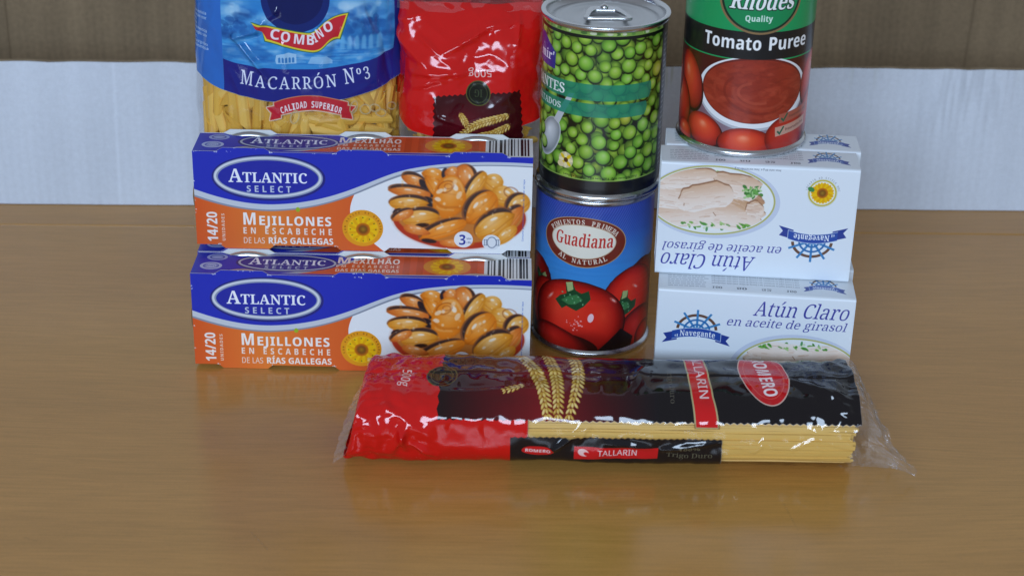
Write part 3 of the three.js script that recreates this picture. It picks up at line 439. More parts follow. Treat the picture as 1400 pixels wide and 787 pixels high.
{ // peas, stacked on it
  const R = 0.0364, Hc = 0.1065, C = 2 * Math.PI * R * 1000, h = (Hc - 0.0064) * 1000;
  const map = canvas(C, h, 8, (x) => {
    x.fillStyle = '#10180c'; x.fillRect(0, 0, C, h); x.translate(C / 2, 0);
    const Q = rng(9), pts = [], free = (a, b, r, k) => pts.every((p) => { let d = Math.abs(p[0] - a); d = Math.min(d, C - d); return Math.hypot(d, p[1] - b) > (p[2] + r) * k; });
    const pea = (a, b, r, lay) => { const hue = 84 + 10 * (Q() - 0.5) - (Q() < 0.05 ? 16 : 0), l = (lay ? 46 : 33) + 7 * Q(); for (const o of [0, C, -C]) { if (Math.abs(a + o) > C / 2 + 8) continue; ell(x, a + o + 0.2, b + 0.5, r * 1.04, r * 1.05, '#0e1d08'); blob(x, a + o, b, r, r * (0.92 + 0.1 * Q()), Q() * 3, [[0, `hsl(${hue - 6},48%,${l + 12}%)`], [0.5, `hsl(${hue - 2},52%,${l}%)`], [0.85, `hsl(${hue + 2},54%,${l * 0.76}%)`], [1, `hsl(${hue + 8},52%,${l * 0.5}%)`]], -0.15, -0.3); } };
    const layer = (tries, r0, r1, k, lay) => { const mine = []; pts.length = 0; for (let i = 0; i < tries; i++) { const r = r0 + (r1 - r0) * Q(), a = (Q() - 0.5) * C, b = Q() * h; if (free(a, b, r, k)) { pts.push([a, b, r]); mine.push([a, b, r]); } } mine.forEach(([a, b, r]) => pea(a, b, r, lay)); };
    soft(x, 1.3, (y) => { const keep = x; x = y; layer(9000, 3.8, 4.6, 0.80, 0); layer(9000, 3.4, 4.6, 0.88, 0); layer(16000, 3.4, 4.8, 0.90, 1); x = keep; });
    // top line, green bands, lettering
    x.fillStyle = '#0d150c'; x.fillRect(-C, 2.6, 2 * C, 1.9); x.fillStyle = '#7ea048'; x.fillRect(-C, 0, 2 * C, 2.6); for (let k = 0; k < 90; k++) ell(x, (Q() - 0.5) * C, 1.4, 1.8 * Q() + 0.6, 0.8, ['#5d8a3a', '#a5bf6d', '#436a2e', '#c3c9a8'][k % 4]);
    const band = (y0, y1, xr) => { x.fillStyle = 'rgba(24,132,106,.84)'; x.beginPath(); x.moveTo(-80, y0); x.lineTo(xr, y0); x.quadraticCurveTo(xr + 2, (y0 + y1) / 2, xr - 1, y1); x.lineTo(-80, y1); x.fill(); };
    // spoon under the second band
    x.save(); x.translate(-35, 69); x.rotate(0.5); blob(x, 0, 0, 8.5, 14, 0, [[0, '#e4e8ea'], [0.5, '#b9bec1'], [0.85, '#8a9093'], [1, '#e2e6e8']]); poly(x, [[-2.2, -12.5], [-1.4, -34], [1.6, -36], [2.6, -12.5]], '#c3c8cb'); x.restore();
    pea(-44, 66, 4, 1); pea(-41, 74, 4, 1);
    band(31.4, 41.2, 31); band(43, 51.2, 28);
    T(x, 'GUISANTES', -70, -22.8, 39.6, 6.2, { font: 'serif', bold: true, color: '#eef5f0' }); T(x, 'REHIDRATADOS', -72, -25.4, 49.2, 3.9, { font: 'serif', bold: true, color: '#dcebe4' });
    ell(x, -20.6, 80, 5, 5, '#cfc7a0'); for (let k = 0; k < 8; k++) ell(x, -20.6 + 3 * Math.cos(k * 0.785), 80 + 3 * Math.sin(k * 0.785), 1.9, 1, k % 2 ? '#e8c81c' : '#f0e3b2', k * 0.785); ell(x, -20.4, 80, 1.5, 1.5, '#5a3c10'); ell(x, -24, 83, 2.4, 1.9, '#e7d3a2');
    poly(x, [[-62, 9], [-44, 8], [-31, 17], [-31.5, 27], [-62, 26]], '#2a2f8c'); T(x, "mir'", -50, -32.5, 22.6, 5.6, { font: 'serif', bold: true, color: '#f0f2fb', skew: 0.12 });
    x.fillStyle = '#8fae52'; x.fillRect(-C, h - 10.2, 2 * C, 0.7); x.fillStyle = '#17181a'; x.fillRect(-C, h - 9.4, 2 * C, 10);
    T(x, 'Categoría primera   Peso neto 400 g   Peso escurrido 250 g', -22, 24, h - 10.8, 1.2, { color: '#1c2a12', bold: true });
    x.fillStyle = '#1a1c1e'; x.fillRect(42, 0, 26, h); for (let k = 0; k < 26; k++) T(x, 'Guisantes, agua, azúcar, sal', 45, 62, 8 + k * 3.2, 1.3, { color: '#c9cdc8' });
  });
  const X = 0.2404, Z = -0.0560, c = thing('pea_tin', 'tin of green peas with ring pull lid standing on the blue pepper tin', 'tin', [X, 0.1036, Z], toCam(X, Z));
  tinBase(c, R, Hc, map, { pull: true, pullTurn: 0.12, rough: 0.3, coat: 0.3 });
}
{ // tomato puree
  const R = 0.0366, Hc = 0.110, C = 2 * Math.PI * R * 1000, h = (Hc - 0.0064) * 1000;
  const map = canvas(C, h, 8, (x) => {
    x.translate(C / 2, h); x.scale(1, 1);
    x.fillStyle = '#139a58'; x.fillRect(-C, -h, 2 * C, h); x.fillStyle = '#4a1410'; x.fillRect(-C, -54, 2 * C, 54);
    const Q = rng(17);
    for (let k = 0; k < 40; k++) blob(x, (Q() - 0.5) * C, -Q() * 50, 8 + 8 * Q(), 6 + 6 * Q(), Q() * 3, [[0, '#8c2a1c'], [1, 'rgba(60,14,10,0)']]);
    // bowl
    const gg = x.createRadialGradient(6, -20, 8, 6, -24, 46); gg.addColorStop(0, '#8f7f8c'); gg.addColorStop(0.7, '#7a5a64'); gg.addColorStop(1, 'rgba(80,20,20,0)'); ell(x, 6, -22, 44, 26, gg);
    ell(x, 6.5, -34.6, 34.6, 22, '#b9bcc4'); ell(x, 6.5, -35.4, 34, 21.2, '#e9ebee'); ell(x, 6.4, -36.4, 31.4, 19.4, '#6e2018');
    x.save(); x.beginPath(); x.ellipse(6.4, -36, 30.8, 18.6, 0, 0, 7); x.clip(); x.fillStyle = '#96301f'; x.fillRect(-40, -60, 90, 60);
    for (let k = 0; k < 240; k++) { const a = Q() * 6.28, r = Math.sqrt(Q()); x.globalAlpha = 0.3; ell(x, 6 + 30 * r * Math.cos(a), -36 + 18 * r * Math.sin(a), 1 + 5 * Q(), 0.4 + 1.4 * Q(), ['#a83a26', '#7e2418', '#b44a34', '#8a2a1e'][k % 4], (Q() - 0.5) * 0.8); } x.globalAlpha = 0.55;
    x.lineWidth = 1.6; [[16, 9, '#ab4530'], [20, 12, '#7c2216'], [11, 6, '#b65038'], [24, 14, '#a23a26']].forEach(([rx, ry, c], i) => { x.strokeStyle = c; x.beginPath(); x.ellipse(10 - i, -35, rx, ry, 0.1, 0.2 + i * 0.4, 3.3 + i * 0.5); x.stroke(); }); x.globalAlpha = 1; x.restore();
    const tom = (a, b, rx, ry, rot) => { ell(x, a + 0.3, b + 0.8, rx * 1.05, ry * 1.06, '#2c0b08', rot); blob(x, a, b, rx, ry, rot, [[0, '#f08a66'], [0.22, '#e2522f'], [0.6, '#c93420'], [0.9, '#8e1d12'], [1, '#5a120c']], -0.1, -0.4); };
    tom(-36, -36, 10, 17, -0.35); tom(-46, -20, 11, 16, -0.2); tom(-60, -34, 12, 16, 0.2); tom(-23, -9.5, 12.6, 9.6, 0.3); tom(3, -4.5, 16, 9.8, 0.05); tom(-40, -4, 8, 7, 0); tom(48, -40, 10, 16, 0.3); tom(52, -18, 12, 14, 0.2); tom(66, -30, 13, 15, 0);
    blob(x, 30, -8, 16, 13, 0, [[0, '#c7341f'], [0.7, '#b02617'], [1, '#701510']]);
    // panels with ticks
    for (const [a, b] of [[22, -21.6], [20, -14]]) { x.save(); x.translate(a, b); x.rotate(-0.1); x.fillStyle = b > -18 ? '#c99a86' : '#b05a48'; x.fillRect(0, 0, 26, 5.6); T(x, 'Preservative free', 7, 24, 3.8, 1.7, { bold: true, color: '#6c4038' }); x.strokeStyle = '#2a5f45'; x.lineWidth = 1.1; x.beginPath(); x.moveTo(1.4, 2.6); x.lineTo(3, 4.4); x.lineTo(6, 0.6); x.stroke(); x.restore(); }
    // black band, green field, oval
    x.fillStyle = '#17181a'; x.fillRect(-C, -70.6, 2 * C, 15.8);
    ell(x, 6.2, -90, 24.2, 20.8, '#8c6f4a'); ell(x, 6.2, -90, 22.9, 19.6, '#0d2f22'); ell(x, 6.2, -90, 21.6, 18.4, '#0f8a50');
    T(x, 'Tomato', -26, 8, -60.2, 7.6, { bold: true, color: '#f4f6f6' }); T(x, 'Puree', 11.2, 38.4, -60.2, 7.6, { bold: true, color: '#f4f6f6' });
    T(x, 'Rhodes', -12, 25, -83.4, 9.4, { font: 'serif', bold: true, color: '#f4f8f5', skew: 0.22, stroke: '#0b3a28', lw: 10 }); T(x, 'Quality', -2.6, 12.8, -76.6, 3.4, { bold: true, color: '#d9efe2' });
    x.fillStyle = '#9a7a4c'; x.fillRect(-C, -h, 2 * C, 1.2);
  });
  const X = 0.3210, Z = -0.0372, c = thing('tomato_tin', 'tin of tomato puree with green and black label standing on the tuna cartons', 'tin', [X, 0.1405, Z], toCam(X, Z));
  tinBase(c, R, Hc, map, { rough: 0.3, coat: 0.3 });
}

// ------------------------------------------------------------------ film bags
// upright bag; section(f) gives half width, half depth, exponent and centre at height fraction f; creases are ridges in (arc mm, height mm)
function bagGeo({ h, nu, nv, section, disp, v0 = 0, v1 = 1 }) {
  const pos = [], uv = [], idx = [], per = [];
  for (let j = 0; j <= nv; j++) {
    const f = v0 + (v1 - v0) * (j / nv), [a, b, n, cx, cz] = section(f), ring = [];
    let s = 0; const M = 720, P = []; for (let k = 0; k <= M; k++) { const t = -Math.PI / 2 - (k / M) * 2 * Math.PI, c = Math.cos(t), q = Math.sin(t); P.push([a * sgn(c) * Math.abs(c) ** (2 / n), b * sgn(q) * Math.abs(q) ** (2 / n)]); }
    const S = [0]; for (let k = 1; k <= M; k++) S.push(s += Math.hypot(P[k][0] - P[k - 1][0], P[k][1] - P[k - 1][1]));
    let k = 0; for (let i = 0; i <= nu; i++) { const want = (i / nu) * s; while (k < M - 1 && S[k + 1] < want) k++; const w = (want - S[k]) / Math.max(1e-9, S[k + 1] - S[k]); ring.push([P[k][0] + (P[k + 1][0] - P[k][0]) * w, P[k][1] + (P[k + 1][1] - P[k][1]) * w]); }
    per.push(s);
    ring.forEach(([X, Z], i) => {
      const L = ring[i ? i - 1 : nu - 1], N = ring[i < nu ? i + 1 : 1]; let tx = N[0] - L[0], tz = N[1] - L[1]; const l = Math.hypot(tx, tz) || 1; tx /= l; tz /= l;
      const nx = -tz, nz = tx, out = (nx * X + nz * Z) < 0 ? -1 : 1, arc = (i / nu - 0.5) * s * 1000, d = disp(arc, f * h * 1000, X, f) ;
      pos.push(cx + X + nx * out * d, f * h, cz + Z + nz * out * d); uv.push(i / nu, f);
    });
  }
  for (let j = 0; j < nv; j++) for (let i = 0; i < nu; i++) { const a = j * (nu + 1) + i, b = a + nu + 1; idx.push(a, a + 1, b, a + 1, b + 1, b); }
  const g = new THREE.BufferGeometry(); g.setAttribute('position', new THREE.Float32BufferAttribute(pos, 3)); g.setAttribute('uv', new THREE.Float32BufferAttribute(uv, 2)); g.setIndex(idx); g.computeVertexNormals();
  g.userData = { per }; return g;
}
function ridge(list) { // [x0,y0,x1,y1,height mm,width mm] in bag millimetres
  return (x, y) => { let d = 0; for (const [a, b, c, e, hgt, wd, end] of list) { const dx = c - a, dy = e - b, L2 = dx * dx + dy * dy; let t = ((x - a) * dx + (y - b) * dy) / L2; t = Math.max(0, Math.min(1, t)); const q = Math.hypot(x - a - t * dx, y - b - t * dy) / wd; if (q < 5) d += Math.exp(-q * q * 0.7 - q * 0.4) * (end !== undefined ? hgt + (end - hgt) * t : hgt * (0.35 + 0.65 * Math.sin(Math.PI * Math.min(1, Math.max(0, t * 0.86 + 0.1))))); } return d * 0.001; };
}
const film = (map, trans, more = {}) => new THREE.MeshPhysicalMaterial({ map, transmission: 1, transmissionMap: trans, thickness: 0, roughness: 0.07, ior: 1.5, specularIntensity: 1, side: THREE.DoubleSide, ...more });
const clearFilm = () => new THREE.MeshPhysicalMaterial({ color: 0xffffff, transmission: 0.965, thickness: 0, roughness: 0.1, ior: 1.5, side: THREE.DoubleSide });

// hollow quill of pasta with slanted ends, along x
function penneGeo(len, r) {
  const n = 12, pos = [], idx = []; const rings = [[r, -1], [r, 1], [r * 0.66, 1], [r * 0.66, -1]];
  rings.forEach(([q, e]) => { for (let i = 0; i <= n; i++) { const a = (i / n) * 2 * Math.PI; pos.push(e * len / 2 + q * Math.cos(a) * 0.9, q * Math.cos(a), q * Math.sin(a)); } });
  for (let k = 0; k < 4; k++) for (let i = 0; i < n; i++) { const a = k * (n + 1) + i, b = ((k + 1) % 4) * (n + 1) + i; idx.push(a, b, a + 1, a + 1, b, b + 1); }
  const g = new THREE.BufferGeometry(); g.setAttribute('position', new THREE.Float32BufferAttribute(pos, 3)); g.setIndex(idx);
  const c = toCreasedNormals(g, 0.9); return c;
}
const pennes = [penneGeo(0.027, 0.0041), penneGeo(0.031, 0.0039), penneGeo(0.024, 0.0042)];
const pastaMs = [[0.80, 0.47, 0.08], [0.86, 0.54, 0.12], [0.72, 0.40, 0.06]].map((c) => std(c, 0.42, { specularIntensity: 0.6 }));

{ // blue bag of penne
  const H = 0.262, hmm = H * 1000;
  const section = (f) => {
    const top = Math.max(0, (f - 0.78) / 0.22), bot = Math.max(0, 1 - f / 0.06);
    const a = 0.0655 - 0.0045 * Math.max(0, (f - 0.5) / 0.5) - 0.004 * bot * bot + 0.0012 * Math.sin(f * 9), b = 0.0325 * Math.sqrt(Math.max(0, 1 - top ** 2.2)) * (1 - 0.3 * bot * bot) + 0.0008;
    return [a, b, 2.9 - 0.5 * top, 0, 0.004 * top - 0.018 * f * f];
  };
  // zoom coordinates of the photograph (x 75..1205 across the bag) turned into arc and height millimetres
  const PER = 338, ax = (zx) => { const q = (zx - 640) / 565; const s = Math.abs(q) < 0.72 ? q * 66 : sgn(q) * (47.5 + (Math.abs(q) - 0.72) * 105); return s; };
  const hy = (zy) => 201.9 - zy * 0.1047;
  const cr = ridge([[-37, 172, -24, 177, 3.6, 2.3, 2.6], [-24, 177, -12, 188, 2.6, 2.2, 1.2], [-12, 188, -4, 205, 1.2, 2, 0.1], [-37, 172, -17, 147, 2.2, 1.7, 3], [-34, 172, -20, 176, 1.4, 1.6], [41, 188, 46, 175, 1.8, 1.6], [18, 150, 22, 163, -1.3, 3], [5, 144, 19, 152, 0.8, 2], [22, 163, 27, 176, -1.5, 3], [-60, 150, -48, 190, 1.5, 3], [-52, 190, -46, 205, 1.2, 2], [60, 140, 50, 185, -1.6, 3], [-40, 150, -34, 134, 1.0, 2], [30, 136, 44, 142, 0.5, 2.2], [-8, 168, -6, 152, 0.9, 1.4]]);
  const disp = (s, y, X, f) => cr(s, y - 9) + 0.0011 * n2(s * 0.03, y * 0.025) + 0.00018 * n2(s * 0.1 + 5, y * 0.07) + 0.0010 * Math.max(0, n2(s * 0.05, y * 0.012 + 40)) * Math.max(0, f - 0.4) * 2;
  const geo = bagGeo({ h: H, nu: 480, nv: 360, section, disp });
  const PR = (x, pts, fill) => poly(x, pts.map(([a, b]) => [PER / 2 + ax(a), hmm - hy(b)]), fill);
  const art = (x, alpha) => {
    const px = (zx) => PER / 2 + ax(zx), py = (zy) => hmm - hy(zy);
    const edgeY = (s) => { const q = s / 66; return py(580) - 20.0 * q * q * (Math.abs(q) < 1 ? 0.62 : 0.62 / Math.abs(q)); };       // lower edge of the print, bowed
    const region = () => { x.beginPath(); x.moveTo(-1, -1); x.lineTo(PER + 1, -1); x.lineTo(PER + 1, edgeY(PER / 2)); for (let s = PER / 2; s >= -PER / 2; s -= 2) x.lineTo(PER / 2 + s, edgeY(s)); x.closePath(); };
    const ribbon = (col, lw) => { // "calidad superior" ribbon
      const c = px(712), y0 = py(560), w = 22.5; x.fillStyle = col; x.strokeStyle = col; x.lineWidth = lw; x.lineJoin = 'round';
      for (const s of [-1, 1]) { x.beginPath(); x.moveTo(c + s * (w - 3), y0 + 4); x.lineTo(c + s * (w + 4.4), y0 + 5.4); x.lineTo(c + s * (w + 1.6), y0 + 8.6); x.lineTo(c + s * (w + 2.6), y0 + 12.8); x.lineTo(c + s * (w - 3.6), y0 + 11.4); x.closePath(); x.fill(); x.stroke(); }
      x.beginPath(); x.moveTo(c - w, y0 + 2.2); x.quadraticCurveTo(c, y0 - 5.6, c + w, y0 + 2.2); x.lineTo(c + w - 0.8, y0 + 10.4); x.quadraticCurveTo(c, y0 + 2.8, c - w + 0.8, y0 + 10.4); x.closePath(); x.fill(); x.stroke();
    };
    if (alpha) { x.fillStyle = '#fff'; x.fillRect(0, 0, PER, hmm); x.fillStyle = '#000'; region(); x.fill(); ribbon('#000', 1.6); return; }
    x.fillStyle = '#ffffff'; x.fillRect(0, 0, PER, hmm);
    x.save(); region(); x.clip();
    const g = x.createLinearGradient(0, 0, 0, py(560)); g.addColorStop(0, '#1c55a8'); g.addColorStop(0.35, '#2a7cc6'); g.addColorStop(0.7, '#3f97d6'); g.addColorStop(1, '#2f7fc4'); x.fillStyle = g; x.fillRect(0, 0, PER, hmm);
    // pale sky, far arches and water of the picture
    const Q = rng(61);
    blob(x, px(980), py(60), 26, 13, 0, [[0, '#a9cfe8'], [1, 'rgba(120,180,220,0)']]); blob(x, px(330), py(90), 14, 16, 0, [[0, '#8fc0e2'], [1, 'rgba(90,160,215,0)']]);
    for (let k = 0; k < 90; k++) { const zx = 250 + 870 * Q(), zy = 235 + 120 * Q(); x.globalAlpha = 0.35; ell(x, px(zx), py(zy), 3 + 7 * Q(), 0.3 + 0.5 * Q(), ['#8cc4ea', '#1f63ae', '#5aa8de'][k % 3]); } x.globalAlpha = 1;
    for (let k = 0; k < 70; k++) { const left = Q() < 0.45, zx = left ? 255 + 130 * Q() : 900 + 200 * Q(), zy = left ? 100 + 100 * Q() : 80 + 90 * Q(); x.globalAlpha = 0.45; ell(x, px(zx), py(zy), 1 + 3 * Q(), 0.8 + 2 * Q(), ['#1b4f92', '#2766ae', '#3d86c8'][k % 3], Q()); } x.globalAlpha = 1;
    
    soft(x, 2, (x) => {
    for (let k = 0; k < 520; k++) { const zx = 250 + 870 * Q(), zy = 350 * Q(), d = n2(zx * 0.006, zy * 0.012), tree = (zx < 420 || zx > 860) && zy > 70 && zy < 215; x.globalAlpha = 0.14 + 0.22 * Q(); ell(x, px(zx), py(zy), 1 + 5 * Q(), 0.5 + (zy > 225 ? 0.5 : 2.2) * Q(), tree ? ['#123f86', '#1b569f', '#0f3576', '#3f8dcb'][k % 4] : d > 0.1 ? ['#9fcbe9', '#6db2e0', '#c4deef'][k % 3] : ['#1d66b4', '#2a7cc6', '#174f9a'][k % 3], (Q() - 0.5) * 0.6); } x.globalAlpha = 1;
    PR(x, [[245, 262], [360, 235], [480, 268], [520, 300], [400, 330], [245, 320]], 'rgba(30,95,165,.5)'); PR(x, [[860, 150], [900, 110], [1000, 95], [1120, 120], [1120, 270], [940, 280]], 'rgba(32,98,168,.45)'); for (let k = 0; k < 6; k++) PR(x, [[870 + k * 38, 270], [874 + k * 38, 200], [888 + k * 38, 185], [896 + k * 38, 205], [896 + k * 38, 270]], 'rgba(110,180,225,.75)');
    });
    PR(x, [[530, 330], [535, 300], [600, 285], [640, 296], [640, 350], [535, 352]], 'rgba(170,208,236,.9)'); for (let k = 0; k < 5; k++) PR(x, [[545 + k * 18, 345], [545 + k * 18, 318], [552 + k * 18, 312], [557 + k * 18, 320], [557 + k * 18, 345]], '#3a80c0');
    PR(x, [[700, 350], [720, 310], [800, 305], [830, 330], [830, 350]], 'rgba(150,195,230,.8)');
    // round dark emblem at the top
    ell(x, px(640), py(-20), 21, 20, '#15286e'); ell(x, px(640), py(-30), 17, 16, '#101c58'); arcText(x, 'PASTA', px(640), py(-30), 11, 11, -2.4, -0.7, 6, { color: '#cfd8ea', bold: true });
    // navy band with the name
    x.fillStyle = '#20267e'; x.beginPath(); const bandTop = (s) => edgeY(s) - 20.5 + 4.6 * (s / 66) ** 2 * 0.4; for (let s = -46; s <= 64; s += 2) x.lineTo(PER / 2 + s, bandTop(s) + 0.0); for (let s = 64; s >= -46; s -= 2) x.lineTo(PER / 2 + s, edgeY(s) + 2); x.fill();
    const letters = [...'MACARRÓN Nº3'], W = [8.6, 6.6, 6.6, 6.6, 6, 6, 6.9, 7.2, 2.6, 7.2, 3.4, 4.4]; let p = px(335); const k0 = (px(1042) - p) / W.reduce((a, b) => a + b + 0.6, 0);
    letters.forEach((c, i) => { const w = W[i] * k0, s = p + w / 2 - PER / 2; if (c !== ' ') { x.save(); x.translate(p, edgeY(s) - 8.2); x.rotate(-0.0036 * s * 1.2); T(x, c, 0, w * 0.94, c === 'º' ? -0.5 : 0, i === 0 || i === 9 ? 9.2 : 7.6, { font: 'serif', color: '#e6ebf8' }); x.restore(); } p += w + 0.6 * k0; });
    // left side: lighter blue panel with small white lettering
    x.fillStyle = '#2f6cc0'; x.fillRect(0, 0, px(245), hmm); x.fillStyle = '#2458ac'; x.fillRect(0, 0, PER / 2 - 90, hmm);
    for (let k = 0; k < 26; k++) { const y = py(330) - 3 - k * 2.7; if (k > 8 && k < 12) continue; const words = Q() < 0.2 ? 10 : 22; T(x, ['Pasta alimenticia', 'sémola de trigo duro', 'conservar en lugar fresco', 'modo de empleo: cocer'][k % 4], PER / 2 - 78, PER / 2 - 78 + words, y, 1.8, { color: '#c9dcf2' }); }
    x.fillStyle = '#1c2f88'; x.fillRect(PER / 2 + 63, 0, 40, hmm);
    // waving flag with the maker's name
    const flag = (o) => { x.beginPath(); x.moveTo(px(415) - o, py(128) - o); x.bezierCurveTo(px(540), py(150) - o, px(620), py(175) - o, px(700), py(183) - o); x.bezierCurveTo(px(760), py(188) - o, px(770), py(90) - o, px(905) + o * 1.2, py(68) - o); x.lineTo(px(862) + o, py(198) + o); x.bezierCurveTo(px(790), py(190) + o, px(800), py(268) + o, px(728), py(272) + o); x.bezierCurveTo(px(640), py(272) + o, px(560), py(225) + o, px(488) - o, py(208) + o); x.lineTo(px(465), py(165)); x.closePath(); };
    x.fillStyle = '#2c6a40'; flag(1.5); x.fill(); x.fillStyle = '#e5cf3a'; flag(1.0); x.fill(); x.fillStyle = '#cc2a35'; flag(0); x.fill();
    [['C', 500, 205, 0.12], ['O', 555, 218, 0.14], ['M', 622, 232, 0.12], ['B', 692, 240, 0.0], ['I', 742, 226, -0.45], ['N', 760, 205, -0.5], ['O', 792, 172, -0.35]].forEach(([c, zx, zy, r], i) => { x.save(); x.translate(px(zx), py(zy)); x.rotate(r); T(x, c, 0, [6.4, 6.6, 7.6, 5.6, 2.2, 4.4, 6.4][i], 0, 6, { bold: true, color: '#f3e6ea' }); x.restore(); });
    x.restore();
    ribbon('#d98a5a', 1.2); ribbon('#c52a36', 0.2); const c = px(712), w = 19; 'CALIDAD SUPERIOR'.split('').forEach((ch, i) => { const q = -1 + (2 * (i + 0.5)) / 16; x.save(); x.translate(c + q * w, py(560) + 4.6 + 3.9 * q * q - 0.8); x.rotate(q * 0.3); if (ch !== ' ') T(x, ch, -1.1, 1.1, 1.6, 4, { bold: true, color: '#f2e6e4' }); x.restore(); });
    // printed outlines of pasta on the clear part
    x.strokeStyle = '#d8c588'; x.lineWidth = 0.6; [[938, 612, 2.2, 4], [625, 665, 2.4, 4], [1000, 630, 3.2, 3], [1050, 625, 3.2, 2.2], [1070, 658, 3.4, 2.2], [1112, 630, 3.4, 2.2]].forEach(([zx, zy, a, b]) => { x.beginPath(); x.ellipse(px(zx), py(zy), a, b, 0.3, 0, 7); x.stroke(); });
  };
  const map = canvas(PER, hmm, 5, (x) => art(x, false)), tr = mask(PER, hmm, 4, (x) => { art(x, true); const c = PER / 2; x.strokeStyle = '#555'; x.lineWidth = 0.6; const px = (zx) => c + ax(zx), py = (zy) => hmm - hy(zy); [[938, 612, 2.2, 4], [625, 665, 2.4, 4], [1000, 630, 3.2, 3], [1050, 625, 3.2, 2.2], [1070, 658, 3.4, 2.2], [1112, 630, 3.4, 2.2]].forEach(([zx, zy, a, b]) => { x.beginPath(); x.ellipse(px(zx), py(zy), a, b, 0.3, 0, 7); x.stroke(); }); });
  const bag = thing('penne_bag', 'blue printed film bag of penne with a clear foot, behind the mussel cartons', 'pasta bag', [0.0566, 0.0003, -0.1045], rad(1.5));
  part('film', geo, film(map, tr), bag);
  // top seal
  { const [a, , , , cz] = section(1); const g = new THREE.BoxGeometry(a * 2, 0.016, 0.0008, 60, 4, 1), p = g.attributes.position; for (let i = 0; i < p.count; i++) p.setZ(i, p.getZ(i) + 0.0012 * n2(p.getX(i) * 40, 1)); g.computeVertexNormals(); part('top_seal', g, std([0.02, 0.06, 0.3], 0.2), bag, [0, H + 0.0075, cz]); }
  // back fin of pale film with small lettering, standing out beside the red bag
  { const t = canvas(22, 46, 10, (x) => { x.fillStyle = '#b9c1cc'; x.fillRect(0, 0, 22, 46); for (let k = 0; k < 13; k++) T(x, ['ENERGÍA 1500 kJ', 'grasas 1,5 g', 'proteínas 12 g', 'hidratos 71 g'][k % 4], 2, 12 + (k * 7) % 8, 5 + k * 3.1, 1.6, { color: '#4a5260', bold: true }); });
    const g = new THREE.BoxGeometry(0.018, 0.046, 0.0006, 12, 20, 1), p = g.attributes.position; for (let i = 0; i < p.count; i++) p.setZ(i, p.getZ(i) + 0.0015 * Math.sin(p.getY(i) * 90) + 12 * p.getX(i) ** 2); g.computeVertexNormals();
    const m = part('side_fin', g, new THREE.MeshPhysicalMaterial({ map: t, roughness: 0.3 }), bag, [0.0655, 0.2025, -0.018]); m.rotation.y = -0.25; m.rotation.z = -0.06; }
  const Q = rng(71), M4 = new THREE.Matrix4(), vx = new THREE.Vector3(), vy = new THREE.Vector3(), vz = new THREE.Vector3();
  const inner = (y, off) => { const [a, b, n] = section(y / H), P = [], S = [0]; for (let k = 0; k <= 200; k++) { const t = Math.PI - (k / 200) * Math.PI, c = Math.cos(t), q = Math.sin(t); P.push([(a - off) * sgn(c) * Math.abs(c) ** (2 / n), (b - off) * Math.abs(q) ** (2 / n)]); if (k) S.push(S[k - 1] + Math.hypot(P[k][0] - P[k - 1][0], P[k][1] - P[k - 1][1])); } return { P, S, L: S[200] }; };
  for (let lay = 0; lay < 3; lay++) for (let r = 0; r < 8; r++) {
    const y0 = 0.094 + r * 0.0086, I = inner(y0, 0.0072 + lay * 0.0072), cols = 11 - lay * 2;
    for (let c = 0; c < cols; c++) {
      const w = I.L * Math.min(0.985, Math.max(0.015, (c + 0.5 + 0.4 * (r % 2) - 0.2 + 0.5 * (Q() - 0.5)) / cols)); let k = 1; while (k < 200 && I.S[k] < w) k++;
      const [X, Z] = I.P[k], [Xa, Za] = I.P[Math.max(0, k - 6)], [Xb, Zb] = I.P[Math.min(200, k + 6)], l = Math.hypot(Xb - Xa, Zb - Za), tx = (Xb - Xa) / l, tz = (Zb - Za) / l, side = Math.abs(w / I.L - 0.5) > 0.3;
      const ph = side ? 1.57 + (Q() - 0.5) * 0.7 : lay ? Q() * 3.1 : 0.5 + 1.5 * Q() + (X > 0.01 ? 1.2 : 0), y = y0 + 0.003 * (Q() - 0.5);
      vx.set(Math.cos(ph) * tx, Math.sin(ph), Math.cos(ph) * tz); vz.set(-tz, 0, tx); if (vz.z < 0) vz.negate(); vy.crossVectors(vz, vx).normalize(); const spin = Q() * 6.28; const ya = vy.clone().multiplyScalar(Math.cos(spin)).addScaledVector(vz, Math.sin(spin)), za = vx.clone().cross(ya);
      const m = part('penne', pennes[Math.floor(Q() * 3)], pastaMs[Math.floor(Q() * 3)], bag, [X, y, Z + section(y / H)[4]]); m.quaternion.setFromRotationMatrix(M4.makeBasis(vx, ya, za)); if (side) m.scale.set(0.85, 0.9, 0.9);
    }
  }
}

